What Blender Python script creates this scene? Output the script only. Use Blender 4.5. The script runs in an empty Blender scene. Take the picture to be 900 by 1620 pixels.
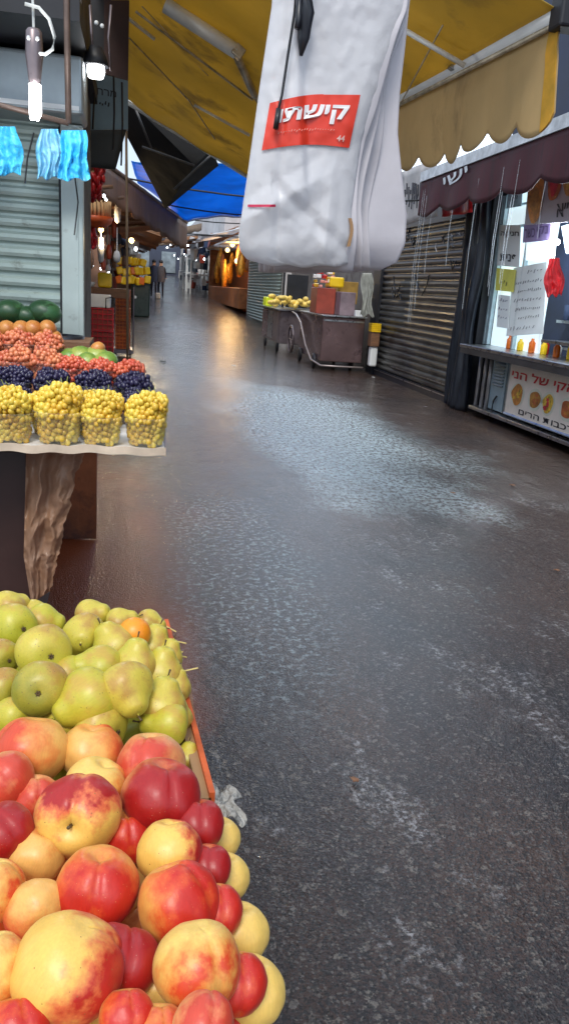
import bpy, math, random
from mathutils import Vector, Matrix, noise as mnoise
R = math.radians
rnd = random.Random(7)
S = bpy.context.scene
COL = S.collection

# ------------------------------------------------------------------ camera
FPX, CX, CY, H = 1224., 450., 810., 1.4
yaw, pit, rol = R(11.6), R(16), R(4)
fw = Vector((math.sin(yaw)*math.cos(pit), math.cos(yaw)*math.cos(pit), -math.sin(pit)))
r0 = Vector((math.cos(yaw), -math.sin(yaw), 0)); u0 = r0.cross(fw)
RV = math.cos(rol)*r0 + math.sin(rol)*u0
UV = math.cos(rol)*u0 - math.sin(rol)*r0
EYE = Vector((0, 0, H))
cam = bpy.data.cameras.new('camera'); co = bpy.data.objects.new('camera', cam); COL.objects.link(co)
m = Matrix((RV, UV, -fw)).transposed().to_4x4(); m.translation = EYE; co.matrix_world = m
cam.sensor_fit = 'VERTICAL'; cam.sensor_height = 24; cam.sensor_width = 24; cam.lens = 24*FPX/1620
cam.clip_end = 1000; cam.clip_start = 0.05
S.camera = co

# ------------------------------------------------------------------ light
W = bpy.data.worlds.new('World'); S.world = W; W.use_nodes = True
nt = W.node_tree; bg = nt.nodes['Background']
sky = nt.nodes.new('ShaderNodeTexSky'); sky.sky_type = 'NISHITA'; sky.sun_disc = False
SUN_EL, SUN_AZ = R(52), R(200)
sky.sun_elevation = SUN_EL; sky.sun_rotation = SUN_AZ; sky.dust_density = 4; sky.ozone_density = 1.0; sky.air_density = 1.0
cloud = nt.nodes.new('ShaderNodeTexNoise'); cloud.inputs['Scale'].default_value = 2.2; cloud.inputs['Detail'].default_value = 6
ctc = nt.nodes.new('ShaderNodeTexCoord'); nt.links.new(ctc.outputs['Generated'], cloud.inputs['Vector'])
cr_ = nt.nodes.new('ShaderNodeMapRange'); cr_.inputs[1].default_value = .3; cr_.inputs[2].default_value = .6; cr_.inputs[3].default_value = .55; cr_.inputs[4].default_value = .95; nt.links.new(cloud.outputs['Fac'], cr_.inputs[0])
cm = nt.nodes.new('ShaderNodeMixRGB'); nt.links.new(cr_.outputs[0], cm.inputs[0]); nt.links.new(sky.outputs[0], cm.inputs[1]); cm.inputs[2].default_value = (7.6, 9.0, 10.8, 1)
# bright sky patch added ahead, out of view, to put glare on the road
GLARE_AZ, GLARE_EL = R(23), R(27)
vm = nt.nodes.new('ShaderNodeVectorMath'); vm.operation = 'DOT_PRODUCT'; nt.links.new(ctc.outputs['Generated'], vm.inputs[0]); vm.inputs[1].default_value = (math.sin(GLARE_AZ)*math.cos(GLARE_EL), math.cos(GLARE_AZ)*math.cos(GLARE_EL), math.sin(GLARE_EL))
vr = nt.nodes.new('ShaderNodeMapRange'); vr.interpolation_type = 'SMOOTHSTEP'; vr.inputs[1].default_value = .90; vr.inputs[2].default_value = 1.0; vr.inputs[3].default_value = 1.0; vr.inputs[4].default_value = 3.0; nt.links.new(vm.outputs['Value'], vr.inputs[0])
vs_ = nt.nodes.new('ShaderNodeVectorMath'); vs_.operation = 'SCALE'; nt.links.new(cm.outputs[0], vs_.inputs[0]); nt.links.new(vr.outputs[0], vs_.inputs['Scale'])
nt.links.new(vs_.outputs[0], bg.inputs[0]); bg.inputs[1].default_value = 0.088
sl = bpy.data.lights.new('sun', 'SUN'); sl.energy = 1.5; sl.angle = R(18); sl.color = (1, .95, .87)
so = bpy.data.objects.new('sun', sl); COL.objects.link(so)
sd = Vector((math.sin(SUN_AZ)*math.cos(SUN_EL), math.cos(SUN_AZ)*math.cos(SUN_EL), math.sin(SUN_EL)))
so.rotation_euler = sd.to_track_quat('Z', 'Y').to_euler()
S.view_settings.view_transform = 'Standard'; S.view_settings.look = 'None'
S.view_settings.exposure = 0.62; S.view_settings.gamma = 1

# ------------------------------------------------------------------ helpers
def ray(px, py): return fw + RV*((px-CX)/FPX) - UV*((py-CY)/FPX)
def at(px, py, ax, v):
    """point of the place seen at a photo pixel, on the plane x / y / z = v"""
    i = 'xyz'.index(ax); d = ray(px, py); return EYE + d*((v-EYE[i])/d[i])
def on_plane(px, py, p, n):
    d = ray(px, py); return EYE + d*((p-EYE).dot(n)/d.dot(n))
def gz(y):
    t = max(0, y-18); return .027*t if t > 4 else .027*t*t/8*1.0 + (0 if t < 0 else 0)

class MB:
    def __init__(s): s.v = []; s.f = []
    def add(s, v, f):
        o = len(s.v); s.v += [tuple(q) for q in v]; s.f += [tuple(i+o for i in q) for q in f]; return s
    def box(s, c, d, rot=None, taper=1.0):
        c = Vector(c); vs = []
        for z in (-.5, .5):
            k = taper if z < 0 else 1
            for x, y in ((-.5, -.5), (.5, -.5), (.5, .5), (-.5, .5)):
                q = Vector((x*d[0]*k, y*d[1]*k, z*d[2]))
                if rot is not None: q = rot @ q
                vs.append(q+c)
        return s.add(vs, [(3,2,1,0),(4,5,6,7),(0,1,5,4),(1,2,6,5),(2,3,7,6),(3,0,4,7)])
    def bx(s, x0, x1, y0, y1, z0, z1): return s.box(((x0+x1)/2,(y0+y1)/2,(z0+z1)/2),(abs(x1-x0),abs(y1-y0),abs(z1-z0)))
    def tube(s, pts, r, n=8, cap=True):
        pts = [Vector(p) for p in pts]; rs = r if isinstance(r, (list, tuple)) else [r]*len(pts); vs = []; fs = []
        for i, p in enumerate(pts):
            t = (pts[min(i+1, len(pts)-1)]-pts[max(i-1, 0)]).normalized()
            a = t.cross(Vector((0, 0, 1)));
            if a.length < .05: a = t.cross(Vector((0, 1, 0)))
            a.normalize(); b = t.cross(a)
            for k in range(n):
                an = 2*math.pi*k/n; vs.append(p+(a*math.cos(an)+b*math.sin(an))*rs[i])
        for i in range(len(pts)-1):
            for k in range(n): fs.append((i*n+k, i*n+(k+1)%n, (i+1)*n+(k+1)%n, (i+1)*n+k))
        if cap: fs.append(tuple(range(n))[::-1]); fs.append(tuple((len(pts)-1)*n+k for k in range(n)))
        return s.add(vs, fs)
    def ball(s, c, r, u=10, v=7, fn=None, rot=None):
        c = Vector(c); r = Vector((r, r, r)) if not hasattr(r, '__len__') else Vector(r); vs = []; fs = []
        for j in range(v+1):
            th = math.pi*j/v
            for i in range(u):
                ph = 2*math.pi*i/u; q = Vector((math.sin(th)*math.cos(ph), math.sin(th)*math.sin(ph), math.cos(th)))
                k = fn(q) if fn else 1
                q = Vector((q.x*r.x*k, q.y*r.y*k, q.z*r.z*k))
                if rot is not None: q = rot @ q
                vs.append(c+q)
        for j in range(v):
            for i in range(u): fs.append((j*u+i, (j+1)*u+i, (j+1)*u+(i+1)%u, j*u+(i+1)%u))
        return s.add(vs, fs)
    def lathe(s, c, prof, n=20, rot=None):
        c = Vector(c); vs = []; fs = []
        for r, z in prof:
            for k in range(n):
                a = 2*math.pi*k/n; q = Vector((r*math.cos(a), r*math.sin(a), z))
                if rot is not None: q = rot @ q
                vs.append(c+q)
        for j in range(len(prof)-1):
            for k in range(n): fs.append((j*n+k, j*n+(k+1)%n, (j+1)*n+(k+1)%n, (j+1)*n+k))
        return s.add(vs, fs)
    def grid(s, fn, nu, nv, th=None):
        """fn(u,v)->Vector; th: thickness vector makes a closed sheet"""
        pts = [Vector(fn(i/nu, j/nv)) for j in range(nv+1) for i in range(nu+1)]
        w = nu+1; fs = [(j*w+i, j*w+i+1, (j+1)*w+i+1, (j+1)*w+i) for j in range(nv) for i in range(nu)]
        if th is None: return s.add(pts, fs)
        th = Vector(th); n = len(pts); back = [p+th for p in pts]
        fs2 = fs + [tuple(k+n for k in reversed(q)) for q in fs]
        b = [i for i in range(w)] + [j*w+nu for j in range(1, nv+1)] + [nv*w+i for i in range(nu-1, -1, -1)] + [j*w for j in range(nv-1, 0, -1)]
        for a, c in zip(b, b[1:]+b[:1]): fs2.append((a, a+n, c+n, c))
        return s.add(pts+back, fs2)
    def prism(s, poly, th):
        poly = [Vector(p) for p in poly]; th = Vector(th); n = len(poly)
        return s.add(poly+[p+th for p in poly], [tuple(range(n)), tuple(range(2*n-1, n-1, -1))]+[(i, i+n, (i+1)%n+n, (i+1)%n) for i in range(n)])
    def mesh(s, name, mt, smooth=False):
        me = bpy.data.meshes.new(name); me.from_pydata(s.v, [], s.f); me.update()
        if smooth: me.shade_smooth()
        if mt: me.materials.append(mt)
        return me
    def build(s, name, mt, parent=None, smooth=False, loc=None):
        me = s.mesh(name, mt, smooth); o = bpy.data.objects.new(name, me); COL.objects.link(o)
        if loc is not None: o.location = loc
        if parent is not None:
            o.parent = parent
            if loc is None: o.matrix_parent_inverse = parent.matrix_basis.inverted()
        return o
def tag(o, label, cat, group=None, kind=None):
    if label: o['label'] = label
    if cat: o['category'] = cat
    if group: o['group'] = group
    if kind: o['kind'] = kind
    return o
def thing(name, label, cat, loc=(0,0,0), group=None):
    o = bpy.data.objects.new(name, None); COL.objects.link(o); o.location = loc; o.empty_display_size = .1
    return tag(o, label, cat, group)
def bevel(o, w=.005, seg=2):
    b = o.modifiers.new('bevel', 'BEVEL'); b.width = w; b.segments = seg; b.limit_method = 'ANGLE'; return o
def copy_tree(o, parent=None):
    c = o.copy(); COL.objects.link(c); c.parent = parent
    for ch in list(o.children): copy_tree(ch, c)
    return c

# ------------------------------------------------------------------ materials
def mat(name, col, rough=.5, metal=0, var=.25, scale=6, col2=None, bump=0, bscale=40, spec=.5, transl=0, emit=0, alpha=1, coord='Object', rvar=.15, trans=0, stain=None, stretch=None, coat=0, sss=0):
    mt = bpy.data.materials.new(name); mt.use_nodes = True; n = mt.node_tree.nodes; l = mt.node_tree.links
    b = n['Principled BSDF']; out = n['Material Output']
    tc = n.new('ShaderNodeTexCoord'); mp = n.new('ShaderNodeMapping'); l.new(tc.outputs[coord], mp.inputs[0])
    if stretch: mp.inputs['Scale'].default_value = stretch
    nz = n.new('ShaderNodeTexNoise'); nz.inputs['Scale'].default_value = scale; nz.inputs['Detail'].default_value = 5; nz.inputs['Roughness'].default_value = .6
    l.new(mp.outputs[0], nz.inputs['Vector'])
    rp = n.new('ShaderNodeValToRGB'); rp.color_ramp.elements[0].position = .32; rp.color_ramp.elements[1].position = .68
    c2 = col2 or tuple(min(1, c*(1+var)) for c in col); c1 = tuple(c*(1-var) for c in col) if not col2 else col
    rp.color_ramp.elements[0].color = (*c1, 1); rp.color_ramp.elements[1].color = (*c2, 1)
    l.new(nz.outputs['Fac'], rp.inputs[0]); cout = rp.outputs[0]
    if stain:
        n2 = n.new('ShaderNodeTexNoise'); n2.inputs['Scale'].default_value = stain[1]; n2.inputs['Detail'].default_value = 8; n2.inputs['Roughness'].default_value = .7
        l.new(mp.outputs[0], n2.inputs['Vector'])
        r2 = n.new('ShaderNodeValToRGB'); r2.color_ramp.elements[0].position = stain[2]; r2.color_ramp.elements[1].position = stain[2]+.12
        l.new(n2.outputs['Fac'], r2.inputs[0]); mx = n.new('ShaderNodeMixRGB'); l.new(r2.outputs[0], mx.inputs[0]); l.new(cout, mx.inputs[1]); mx.inputs[2].default_value = (*stain[0], 1); cout = mx.outputs[0]
    l.new(cout, b.inputs['Base Color'])
    b.inputs['Metallic'].default_value = metal; b.inputs['Specular IOR Level'].default_value = spec
    mr = n.new('ShaderNodeMapRange'); mr.inputs[3].default_value = max(.02, rough-rvar); mr.inputs[4].default_value = min(1, rough+rvar); l.new(nz.outputs['Fac'], mr.inputs[0]); l.new(mr.outputs[0], b.inputs['Roughness'])
    if coat: b.inputs['Coat Weight'].default_value = coat; b.inputs['Coat Roughness'].default_value = .12
    if sss: b.inputs['Subsurface Weight'].default_value = sss; b.inputs['Subsurface Radius'].default_value = (.02, .008, .004); b.inputs['Subsurface Scale'].default_value = .5
    if trans: b.inputs['Transmission Weight'].default_value = trans; b.inputs['IOR'].default_value = 1.3
    if alpha < 1: b.inputs['Alpha'].default_value = alpha
    if bump:
        nb = n.new('ShaderNodeTexNoise'); nb.inputs['Scale'].default_value = bscale; nb.inputs['Detail'].default_value = 4; l.new(mp.outputs[0], nb.inputs['Vector'])
        bp = n.new('ShaderNodeBump'); bp.inputs['Strength'].default_value = bump; bp.inputs['Distance'].default_value = .02; l.new(nb.outputs['Fac'], bp.inputs['Height']); l.new(bp.outputs[0], b.inputs['Normal'])
    if emit: l.new(cout, b.inputs['Emission Color']); b.inputs['Emission Strength'].default_value = emit
    if transl:
        t = n.new('ShaderNodeBsdfTranslucent'); l.new(cout, t.inputs[0]); mx = n.new('ShaderNodeMixShader'); mx.inputs[0].default_value = transl
        l.new(b.outputs[0], mx.inputs[1]); l.new(t.outputs[0], mx.inputs[2]); l.new(mx.outputs[0], out.inputs[0])
    return mt
M = {}
M['steel'] = mat('steel', (.45,.46,.48), .3, 1, .15, 8, bump=.05)
M['steel_dull'] = mat('steel_dull', (.22,.18,.19), .38, .6, .25, 4, stain=((.08,.05,.05), 9, .55))
M['cart_steel'] = mat('cart_steel', (.26,.17,.17), .24, .7, .25, 3, stain=((.08,.05,.05), 6, .56))
M['shutter_pale'] = mat('shutter_pale', (.30,.38,.36), .42, .2, .12, 2.5, stain=((.17,.2,.18), 7, .58), bump=.05)
M['pillar_pale'] = mat('pillar_pale', (.42,.50,.49), .4, .2, .1, 3, stain=((.25,.28,.27), 9, .6))
M['housing'] = mat('housing', (.30,.35,.38), .35, .4, .3, 1.6)
M['shutter_dark'] = mat('shutter_dark', (.085,.085,.08), .33, .25, .4, 3, stain=((.02,.02,.025), 2.2, .50), stretch=(1,.5,1.2))
M['graffiti'] = mat('graffiti', (.012,.012,.018), .4, 0, .4, 6)
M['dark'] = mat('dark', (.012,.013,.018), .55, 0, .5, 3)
M['dark_frame'] = mat('dark_frame', (.02,.024,.035), .35, .2, .5, 9, stain=((.09,.09,.1), 14, .63), stretch=(3,3,.4))
M['wall'] = mat('wall', (.13,.12,.12), .8, 0, .3, 1.5, stain=((.06,.05,.05), 3, .5), bump=.4, bscale=12)
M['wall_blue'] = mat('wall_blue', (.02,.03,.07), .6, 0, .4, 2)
M['wall_pale'] = mat('wall_pale', (.48,.47,.48), .8, 0, .2, 1.5, bump=.3, bscale=8)
M['yellow'] = mat('yellow_fabric', (.60,.43,.10), .75, 0, .15, 1.1, stain=((.38,.27,.09), 1.5, .52), transl=.5, bump=.25, bscale=5)
M['yellow_val'] = mat('yellow_valance', (.72,.54,.28), .8, 0, .12, 2, stain=((.50,.35,.18), 2.2, .54), transl=.45, stretch=(1,1,.5), bump=.3, bscale=7)
M['tube'] = mat('tube_paint', (.74,.74,.70), .35, .1, .1, 12, stain=((.4,.35,.27), 14, .62))
M['arm'] = mat('arm_paint', (.42,.36,.26), .4, .3, .4, 12)
M['maroon'] = mat('maroon_fabric', (.060,.008,.016), .7, 0, .35, 3, stain=((.02,.01,.015), 3, .55), stretch=(1,3,.5), transl=.15)
M['rail'] = mat('rail_white', (.5,.53,.58), .5, 0, .3, 8, stain=((.08,.08,.1), 9, .62))
M['brown_fabric'] = mat('brown_fabric', (.30,.15,.075), .7, 0, .35, 2, transl=.35)
M['black_fabric'] = mat('black_fabric', (.006,.0055,.006), .7, 0, .5, 2, bump=.4, bscale=5)
M['blue_tarp'] = mat('blue_tarp', (.03,.33,.76), .5, 0, .2, 1.2, transl=.65, bump=.8, bscale=3, stain=((.06,.40,.85), 1.2, .55))
M['white_tarp'] = mat('white_tarp', (.72,.74,.78), .6, 0, .1, 2, transl=.4)
M['red'] = mat('red_plastic', (.50,.015,.02), .35, 0, .25, 6)
M['orange'] = mat('orange_plastic', (.72,.15,.01), .35, 0, .2, 6)
M['green_dark'] = mat('green_plastic', (.012,.03,.026), .3, 0, .3, 4)
M['yellow_plastic'] = mat('yellow_plastic', (.80,.52,.01), .35, 0, .15, 6)
M['white_paint'] = mat('white_paint', (.72,.74,.74), .4, 0, .08, 5)
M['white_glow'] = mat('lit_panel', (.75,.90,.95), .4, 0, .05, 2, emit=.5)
M['paper'] = mat('paper', (.78,.8,.8), .6, 0, .05, 5)
M['paper_yellow'] = mat('paper_yellow', (.75,.70,.13), .6, 0, .12, 5)
M['ink'] = mat('ink', (.02,.02,.03), .6, 0, .2, 5)
M['ink_grey'] = mat('ink_grey', (.16,.15,.17), .6, 0, .2, 5)
M['ink_red'] = mat('ink_red', (.55,.015,.03), .5, 0, .2, 5)
M['purple'] = mat('purple_sign', (.20,.15,.32), .5, 0, .2, 5)
M['purple_d'] = mat('purple_ink', (.06,.035,.13), .5, 0, .2, 5)
M['bulb'] = mat('bulb', (1,1,1), .4, emit=9, var=0)
M['bulb_warm'] = mat('bulb_warm', (1,.62,.22), .4, emit=4, var=.05)
M['bulb_far'] = mat('bulb_far', (.85,.93,1), .4, emit=6, var=0)
M['cable_white'] = mat('cable_white', (.7,.72,.7), .4)
M['cable_black'] = mat('cable_black', (.01,.01,.012), .35)
M['cyan_bag'] = mat('cyan_bag', (.03,.45,.80), .3, 0, .3, 22, stain=((.45,.80,.92), 15, .60), transl=.35, bump=.8, bscale=14, col2=(.15,.72,.95))
M['bag_white'] = mat('bag_white', (.90,.90,.92), .30, 0, .03, 3, transl=.5, bump=.14, bscale=34, rvar=.05)
M['bag_red'] = mat('bag_red', (.72,.045,.02), .4, 0, .08, 5)
M['bag_ink'] = mat('bag_white_print', (.85,.83,.83), .4, 0, .03, 5)
M['wood'] = mat('wood', (.19,.09,.045), .55, 0, .3, 7, stretch=(1,8,8), bump=.2)
M['wood_wet'] = mat('wet_cardboard', (.20,.060,.022), .6, 0, .4, 3, stain=((.08,.025,.016), 3.2, .52), bump=.3, bscale=14, spec=.3)
M['cardboard'] = mat('cardboard', (.33,.19,.09), .75, 0, .15, 8)
M['plastic_film'] = mat('plastic_film', (.50,.29,.17), .22, 0, .3, 10, alpha=.74, transl=.4, bump=.35, bscale=12, col2=(.52,.34,.24))
M['white_cloth'] = mat('table_top', (.74,.72,.70), .45, 0, .08, 5)
M['clear'] = mat('clear_plastic', (.75,.78,.74), .1, 0, .1, 6, alpha=.10, rvar=.05)
M['skin'] = mat('skin', (.45,.27,.19), .6)
M['cloth_dark'] = mat('cloth_dark', (.015,.02,.04), .8)
M['cloth_blue'] = mat('cloth_blue', (.03,.05,.11), .8)
M['gold'] = mat('gold_goods', (.72,.36,.05), .35, .3, .4, 8)
M['amber_box'] = mat('amber_wood', (.38,.13,.04), .5, 0, .4, 4)
M['leaf'] = mat('leaf', (.05,.10,.02), .5, 0, .4, 10)

def fruit_mat(name, base, blush, blush2=None, pos=.5, soft=.12, rough=.42, scale=1.2, freckle=None, coat=.06, dirx=.35):
    """skin with a blush on one side of each fruit; every fruit gets its own offset"""
    mt = bpy.data.materials.new(name); mt.use_nodes = True; n = mt.node_tree.nodes; l = mt.node_tree.links; b = n['Principled BSDF']
    tc = n.new('ShaderNodeTexCoord'); oi = n.new('ShaderNodeObjectInfo')
    sc = n.new('ShaderNodeVectorMath'); sc.operation = 'MULTIPLY_ADD'; sc.inputs[1].default_value = (scale, scale, scale)
    l.new(tc.outputs['Object'], sc.inputs[0]); l.new(oi.outputs['Location'], sc.inputs[2])
    nz = n.new('ShaderNodeTexNoise'); nz.inputs['Scale'].default_value = 1.0; nz.inputs['Detail'].default_value = 6; nz.inputs['Roughness'].default_value = .6; l.new(sc.outputs[0], nz.inputs['Vector'])
    sx = n.new('ShaderNodeSeparateXYZ'); l.new(tc.outputs['Object'], sx.inputs[0])
    a = n.new('ShaderNodeMath'); a.operation = 'MULTIPLY_ADD'; a.inputs[1].default_value = dirx; l.new(sx.outputs[0], a.inputs[0]); l.new(nz.outputs['Fac'], a.inputs[2])
    rp = n.new('ShaderNodeValToRGB'); e = rp.color_ramp.elements; e[0].position = pos-soft; e[0].color = (*base, 1); e[1].position = pos+soft; e[1].color = (*blush, 1)
    if blush2: k = e.new(min(.98, pos+soft*2.2)); k.color = (*blush2, 1)
    l.new(a.outputs[0], rp.inputs[0]); c = rp.outputs[0]
    # fine streaks running pole to pole
    mp = n.new('ShaderNodeMapping'); mp.inputs['Scale'].default_value = (9, 9, 1.2); l.new(tc.outputs['Object'], mp.inputs[0])
    st = n.new('ShaderNodeTexNoise'); st.inputs['Scale'].default_value = 2; st.inputs['Detail'].default_value = 4; l.new(mp.outputs[0], st.inputs['Vector'])
    hs = n.new('ShaderNodeHueSaturation'); mr = n.new('ShaderNodeMapRange'); mr.inputs[1].default_value = .3; mr.inputs[2].default_value = .7; mr.inputs[3].default_value = .93; mr.inputs[4].default_value = 1.05
    l.new(st.outputs['Fac'], mr.inputs[0]); l.new(mr.outputs[0], hs.inputs['Value']); l.new(c, hs.inputs['Color']); c = hs.outputs[0]
    if freckle:
        vo = n.new('ShaderNodeTexVoronoi'); vo.inputs['Scale'].default_value = freckle[1]; l.new(tc.outputs['Object'], vo.inputs['Vector'])
        fr = n.new('ShaderNodeValToRGB'); fr.color_ramp.elements[0].position = freckle[2]; fr.color_ramp.elements[0].color = (1,1,1,1); fr.color_ramp.elements[1].position = freckle[2]+.06; fr.color_ramp.elements[1].color = (0,0,0,1)
        l.new(vo.outputs['Distance'], fr.inputs[0]); mx = n.new('ShaderNodeMixRGB'); l.new(fr.outputs[0], mx.inputs[0]); l.new(c, mx.inputs[1]); mx.inputs[2].default_value = (*freckle[0], 1); c = mx.outputs[0]
    l.new(c, b.inputs['Base Color']); b.inputs['Roughness'].default_value = rough; b.inputs['Coat Weight'].default_value = coat; b.inputs['Coat Roughness'].default_value = .25
    b.inputs['Subsurface Weight'].default_value = .12; b.inputs['Subsurface Radius'].default_value = (.02,.008,.004); b.inputs['Subsurface Scale'].default_value = .4
    b.inputs['Sheen Weight'].default_value = .04; b.inputs['Sheen Roughness'].default_value = .4
    bp = n.new('ShaderNodeBump'); bp.inputs['Strength'].default_value = .07; bp.inputs['Distance'].default_value = .02; l.new(nz.outputs['Fac'], bp.inputs['Height']); l.new(bp.outputs[0], b.inputs['Normal'])
    return mt
CREAM, OR, RED, CRIM = (.78,.48,.10), (.74,.27,.04), (.62,.06,.015), (.38,.012,.010)
FM = dict(
 yr=fruit_mat('peach_yellow_red', CREAM, (.66,.14,.05), CRIM, .56, .07, dirx=.30, freckle=((.3,.12,.03), 5, .05)),
 yr2=fruit_mat('peach_half_red', CREAM, (.68,.16,.05), (.46,.02,.012), .53, .08, dirx=.32, freckle=((.3,.12,.03), 6, .04)),
 ye=fruit_mat('peach_yellow', (.78,.52,.13), (.74,.28,.06), RED, .63, .10),
 rd=fruit_mat('peach_red', (.74,.34,.07), (.66,.09,.02), (.52,.02,.01), .46, .13, freckle=((.7,.3,.12), 9, .04)),
 cr=fruit_mat('peach_crimson', (.66,.20,.06), (.42,.025,.015), (.34,.008,.008), .40, .12, freckle=((.6,.3,.2), 8, .035)),
 org=fruit_mat('peach_orange', (.76,.42,.11), (.70,.20,.05), (.60,.07,.025), .50, .13),
 pk=fruit_mat('peach_pink', (.76,.42,.14), (.68,.19,.08), (.58,.06,.03), .50, .12),
 pear=fruit_mat('pear_green', (.42,.41,.03), (.50,.44,.04), (.5,.33,.05), .55, .15, rough=.42, freckle=((.2,.17,.03), 7, .075)),
 pear2=fruit_mat('pear_yellow', (.52,.46,.05), (.56,.44,.06), (.45,.27,.05), .55, .15, rough=.42, freckle=((.25,.17,.04), 6, .075)),
 pear3=fruit_mat('pear_olive', (.26,.25,.025), (.42,.34,.04), (.4,.22,.04), .5, .15, rough=.42, freckle=((.16,.11,.03), 6, .08)),
 orange=fruit_mat('orange_peel', (.80,.30,.01), (.80,.26,.01), None, .5, .2, rough=.4),
 melon=fruit_mat('watermelon_rind', (.016,.06,.022), (.04,.13,.05), None, .5, .05, scale=2.2),
 mango=fruit_mat('green_melon', (.14,.25,.04), (.30,.36,.07), None, .55, .15, scale=1),
 squash=fruit_mat('tan_fruit', (.55,.24,.06), (.45,.15,.03), None, .5, .15))
M['grape'] = mat('white_grape', (.66,.36,.025), .22, 0, .2, 14, col2=(.84,.66,.10), sss=.2, rvar=.05)
M['grape_dark'] = mat('dark_grape', (.012,.010,.035), .32, 0, .2, 26, col2=(.028,.022,.07), rvar=.08)
M['berry'] = mat('red_berry', (.42,.035,.02), .3, 0, .2, 18, col2=(.68,.17,.08), rvar=.05)
M['berry_pale'] = mat('pink_berry', (.45,.07,.04), .35, 0, .2, 14, col2=(.74,.30,.13), rvar=.05)
M['stem'] = mat('stem', (.09,.055,.02), .7)

# wet asphalt
def road_mat():
    mt = bpy.data.materials.new('wet_asphalt'); mt.use_nodes = True; n = mt.node_tree.nodes; l = mt.node_tree.links; b = n['Principled BSDF']
    tc = n.new('ShaderNodeTexCoord')
    def nz(s, d=4, ro=.6, st=None, rz=8, dist=0):
        x = n.new('ShaderNodeTexNoise'); x.inputs['Scale'].default_value = s; x.inputs['Detail'].default_value = d; x.inputs['Roughness'].default_value = ro; x.inputs['Distortion'].default_value = dist
        if st: mp = n.new('ShaderNodeMapping'); mp.inputs['Scale'].default_value = st; mp.inputs['Rotation'].default_value = (0,0,R(rz)); l.new(tc.outputs['Object'], mp.inputs[0]); l.new(mp.outputs[0], x.inputs['Vector'])
        else: l.new(tc.outputs['Object'], x.inputs['Vector'])
        return x
    def ramp(src, p0, p1, c0=(0,0,0,1), c1=(1,1,1,1)):
        r = n.new('ShaderNodeValToRGB'); e = r.color_ramp.elements; e[0].position = p0; e[1].position = p1; e[0].color = c0; e[1].color = c1; l.new(src, r.inputs[0]); return r.outputs[0]
    def mixc(f, a, c):
        x = n.new('ShaderNodeMixRGB'); l.new(f, x.inputs[0]); l.new(a, x.inputs[1]); x.inputs[2].default_value = c; return x.outputs[0]
    def math_(op, a, v):
        x = n.new('ShaderNodeMath'); x.operation = op; l.new(a, x.inputs[0])
        if hasattr(v, 'links'): l.new(v, x.inputs[1])
        else: x.inputs[1].default_value = v
        return x.outputs[0]
    big = nz(.9, 5, .6, (1,.6,1), 20); grit = n.new('ShaderNodeTexVoronoi'); grit.inputs['Scale'].default_value = 170; l.new(tc.outputs['Object'], grit.inputs['Vector'])
    g2 = n.new('ShaderNodeTexVoronoi'); g2.inputs['Scale'].default_value = 62; g2.inputs['Randomness'].default_value = 1; l.new(tc.outputs['Object'], g2.inputs['Vector'])
    med = nz(48, 6, .75); flow = nz(3.0, 6, .72, (1, .5, 1), 14, .2); frth = nz(38, 5, .8); wave = nz(.9, 4, .55, (1, .5, 1), 12)
    sx = n.new('ShaderNodeSeparateXYZ'); l.new(tc.outputs['Object'], sx.inputs[0])
    awning_brown = math_('ADD', math_('MULTIPLY', sx.outputs[0], .06), big.outputs['Fac'])          # brown of awning reflections painted into the colour, stronger to the right
    c = ramp(awning_brown, .44, .72, (.009,.011,.018,1), (.082,.041,.025,1))
    sr = n.new('ShaderNodeSeparateColor'); l.new(grit.outputs['Color'], sr.inputs[0]); s2 = n.new('ShaderNodeSeparateColor'); l.new(g2.outputs['Color'], s2.inputs[0])
    c = mixc(ramp(sr.outputs[0], .72, .95, (0,0,0,1), (.85,.85,.85,1)), c, (.12,.105,.095,1))
    c = mixc(ramp(s2.outputs[0], .90, .98, (0,0,0,1), (.6,.6,.6,1)), c, (.19,.17,.15,1))
    c = mixc(ramp(sr.outputs[1], .50, .70, (0,0,0,1), (.8,.8,.8,1)), c, (.007,.007,.009,1))
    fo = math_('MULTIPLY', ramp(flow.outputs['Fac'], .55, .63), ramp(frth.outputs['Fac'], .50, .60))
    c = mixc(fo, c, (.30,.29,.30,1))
    l.new(c, b.inputs['Base Color'])
    wet = ramp(wave.outputs['Fac'], .46, .56)
    b.inputs['Roughness'].default_value = .45; b.inputs['Specular IOR Level'].default_value = .25
    b.inputs['Coat Weight'].default_value = 1.0; b.inputs['Coat IOR'].default_value = 1.36
    cr2 = n.new('ShaderNodeMapRange'); cr2.inputs[3].default_value = .12; cr2.inputs[4].default_value = .04; l.new(wet, cr2.inputs[0]); crs = cr2.outputs[0]
    last = None
    for src, st, di in ((grit.outputs['Distance'], .9, .005), (med.outputs['Fac'], .8, .008)):
        bp = n.new('ShaderNodeBump'); bp.inputs['Strength'].default_value = st; bp.inputs['Distance'].default_value = di; l.new(src, bp.inputs['Height'])
        if last: l.new(last, bp.inputs['Normal'])
        last = bp.outputs[0]
    l.new(last, b.inputs['Normal'])
    film = nz(85, 3, .7); chop = nz(15, 5, .7, (1,.6,1), 8, .2); bq = n.new('ShaderNodeBump'); bq.inputs['Strength'].default_value = .7; bq.inputs['Distance'].default_value = .004; l.new(film.outputs['Fac'], bq.inputs['Height'])
    bg_ = n.new('ShaderNodeBump'); bg_.inputs['Strength'].default_value = .3; bg_.inputs['Distance'].default_value = .002; l.new(grit.outputs['Distance'], bg_.inputs['Height']); l.new(bq.outputs[0], bg_.inputs['Normal'])
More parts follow.
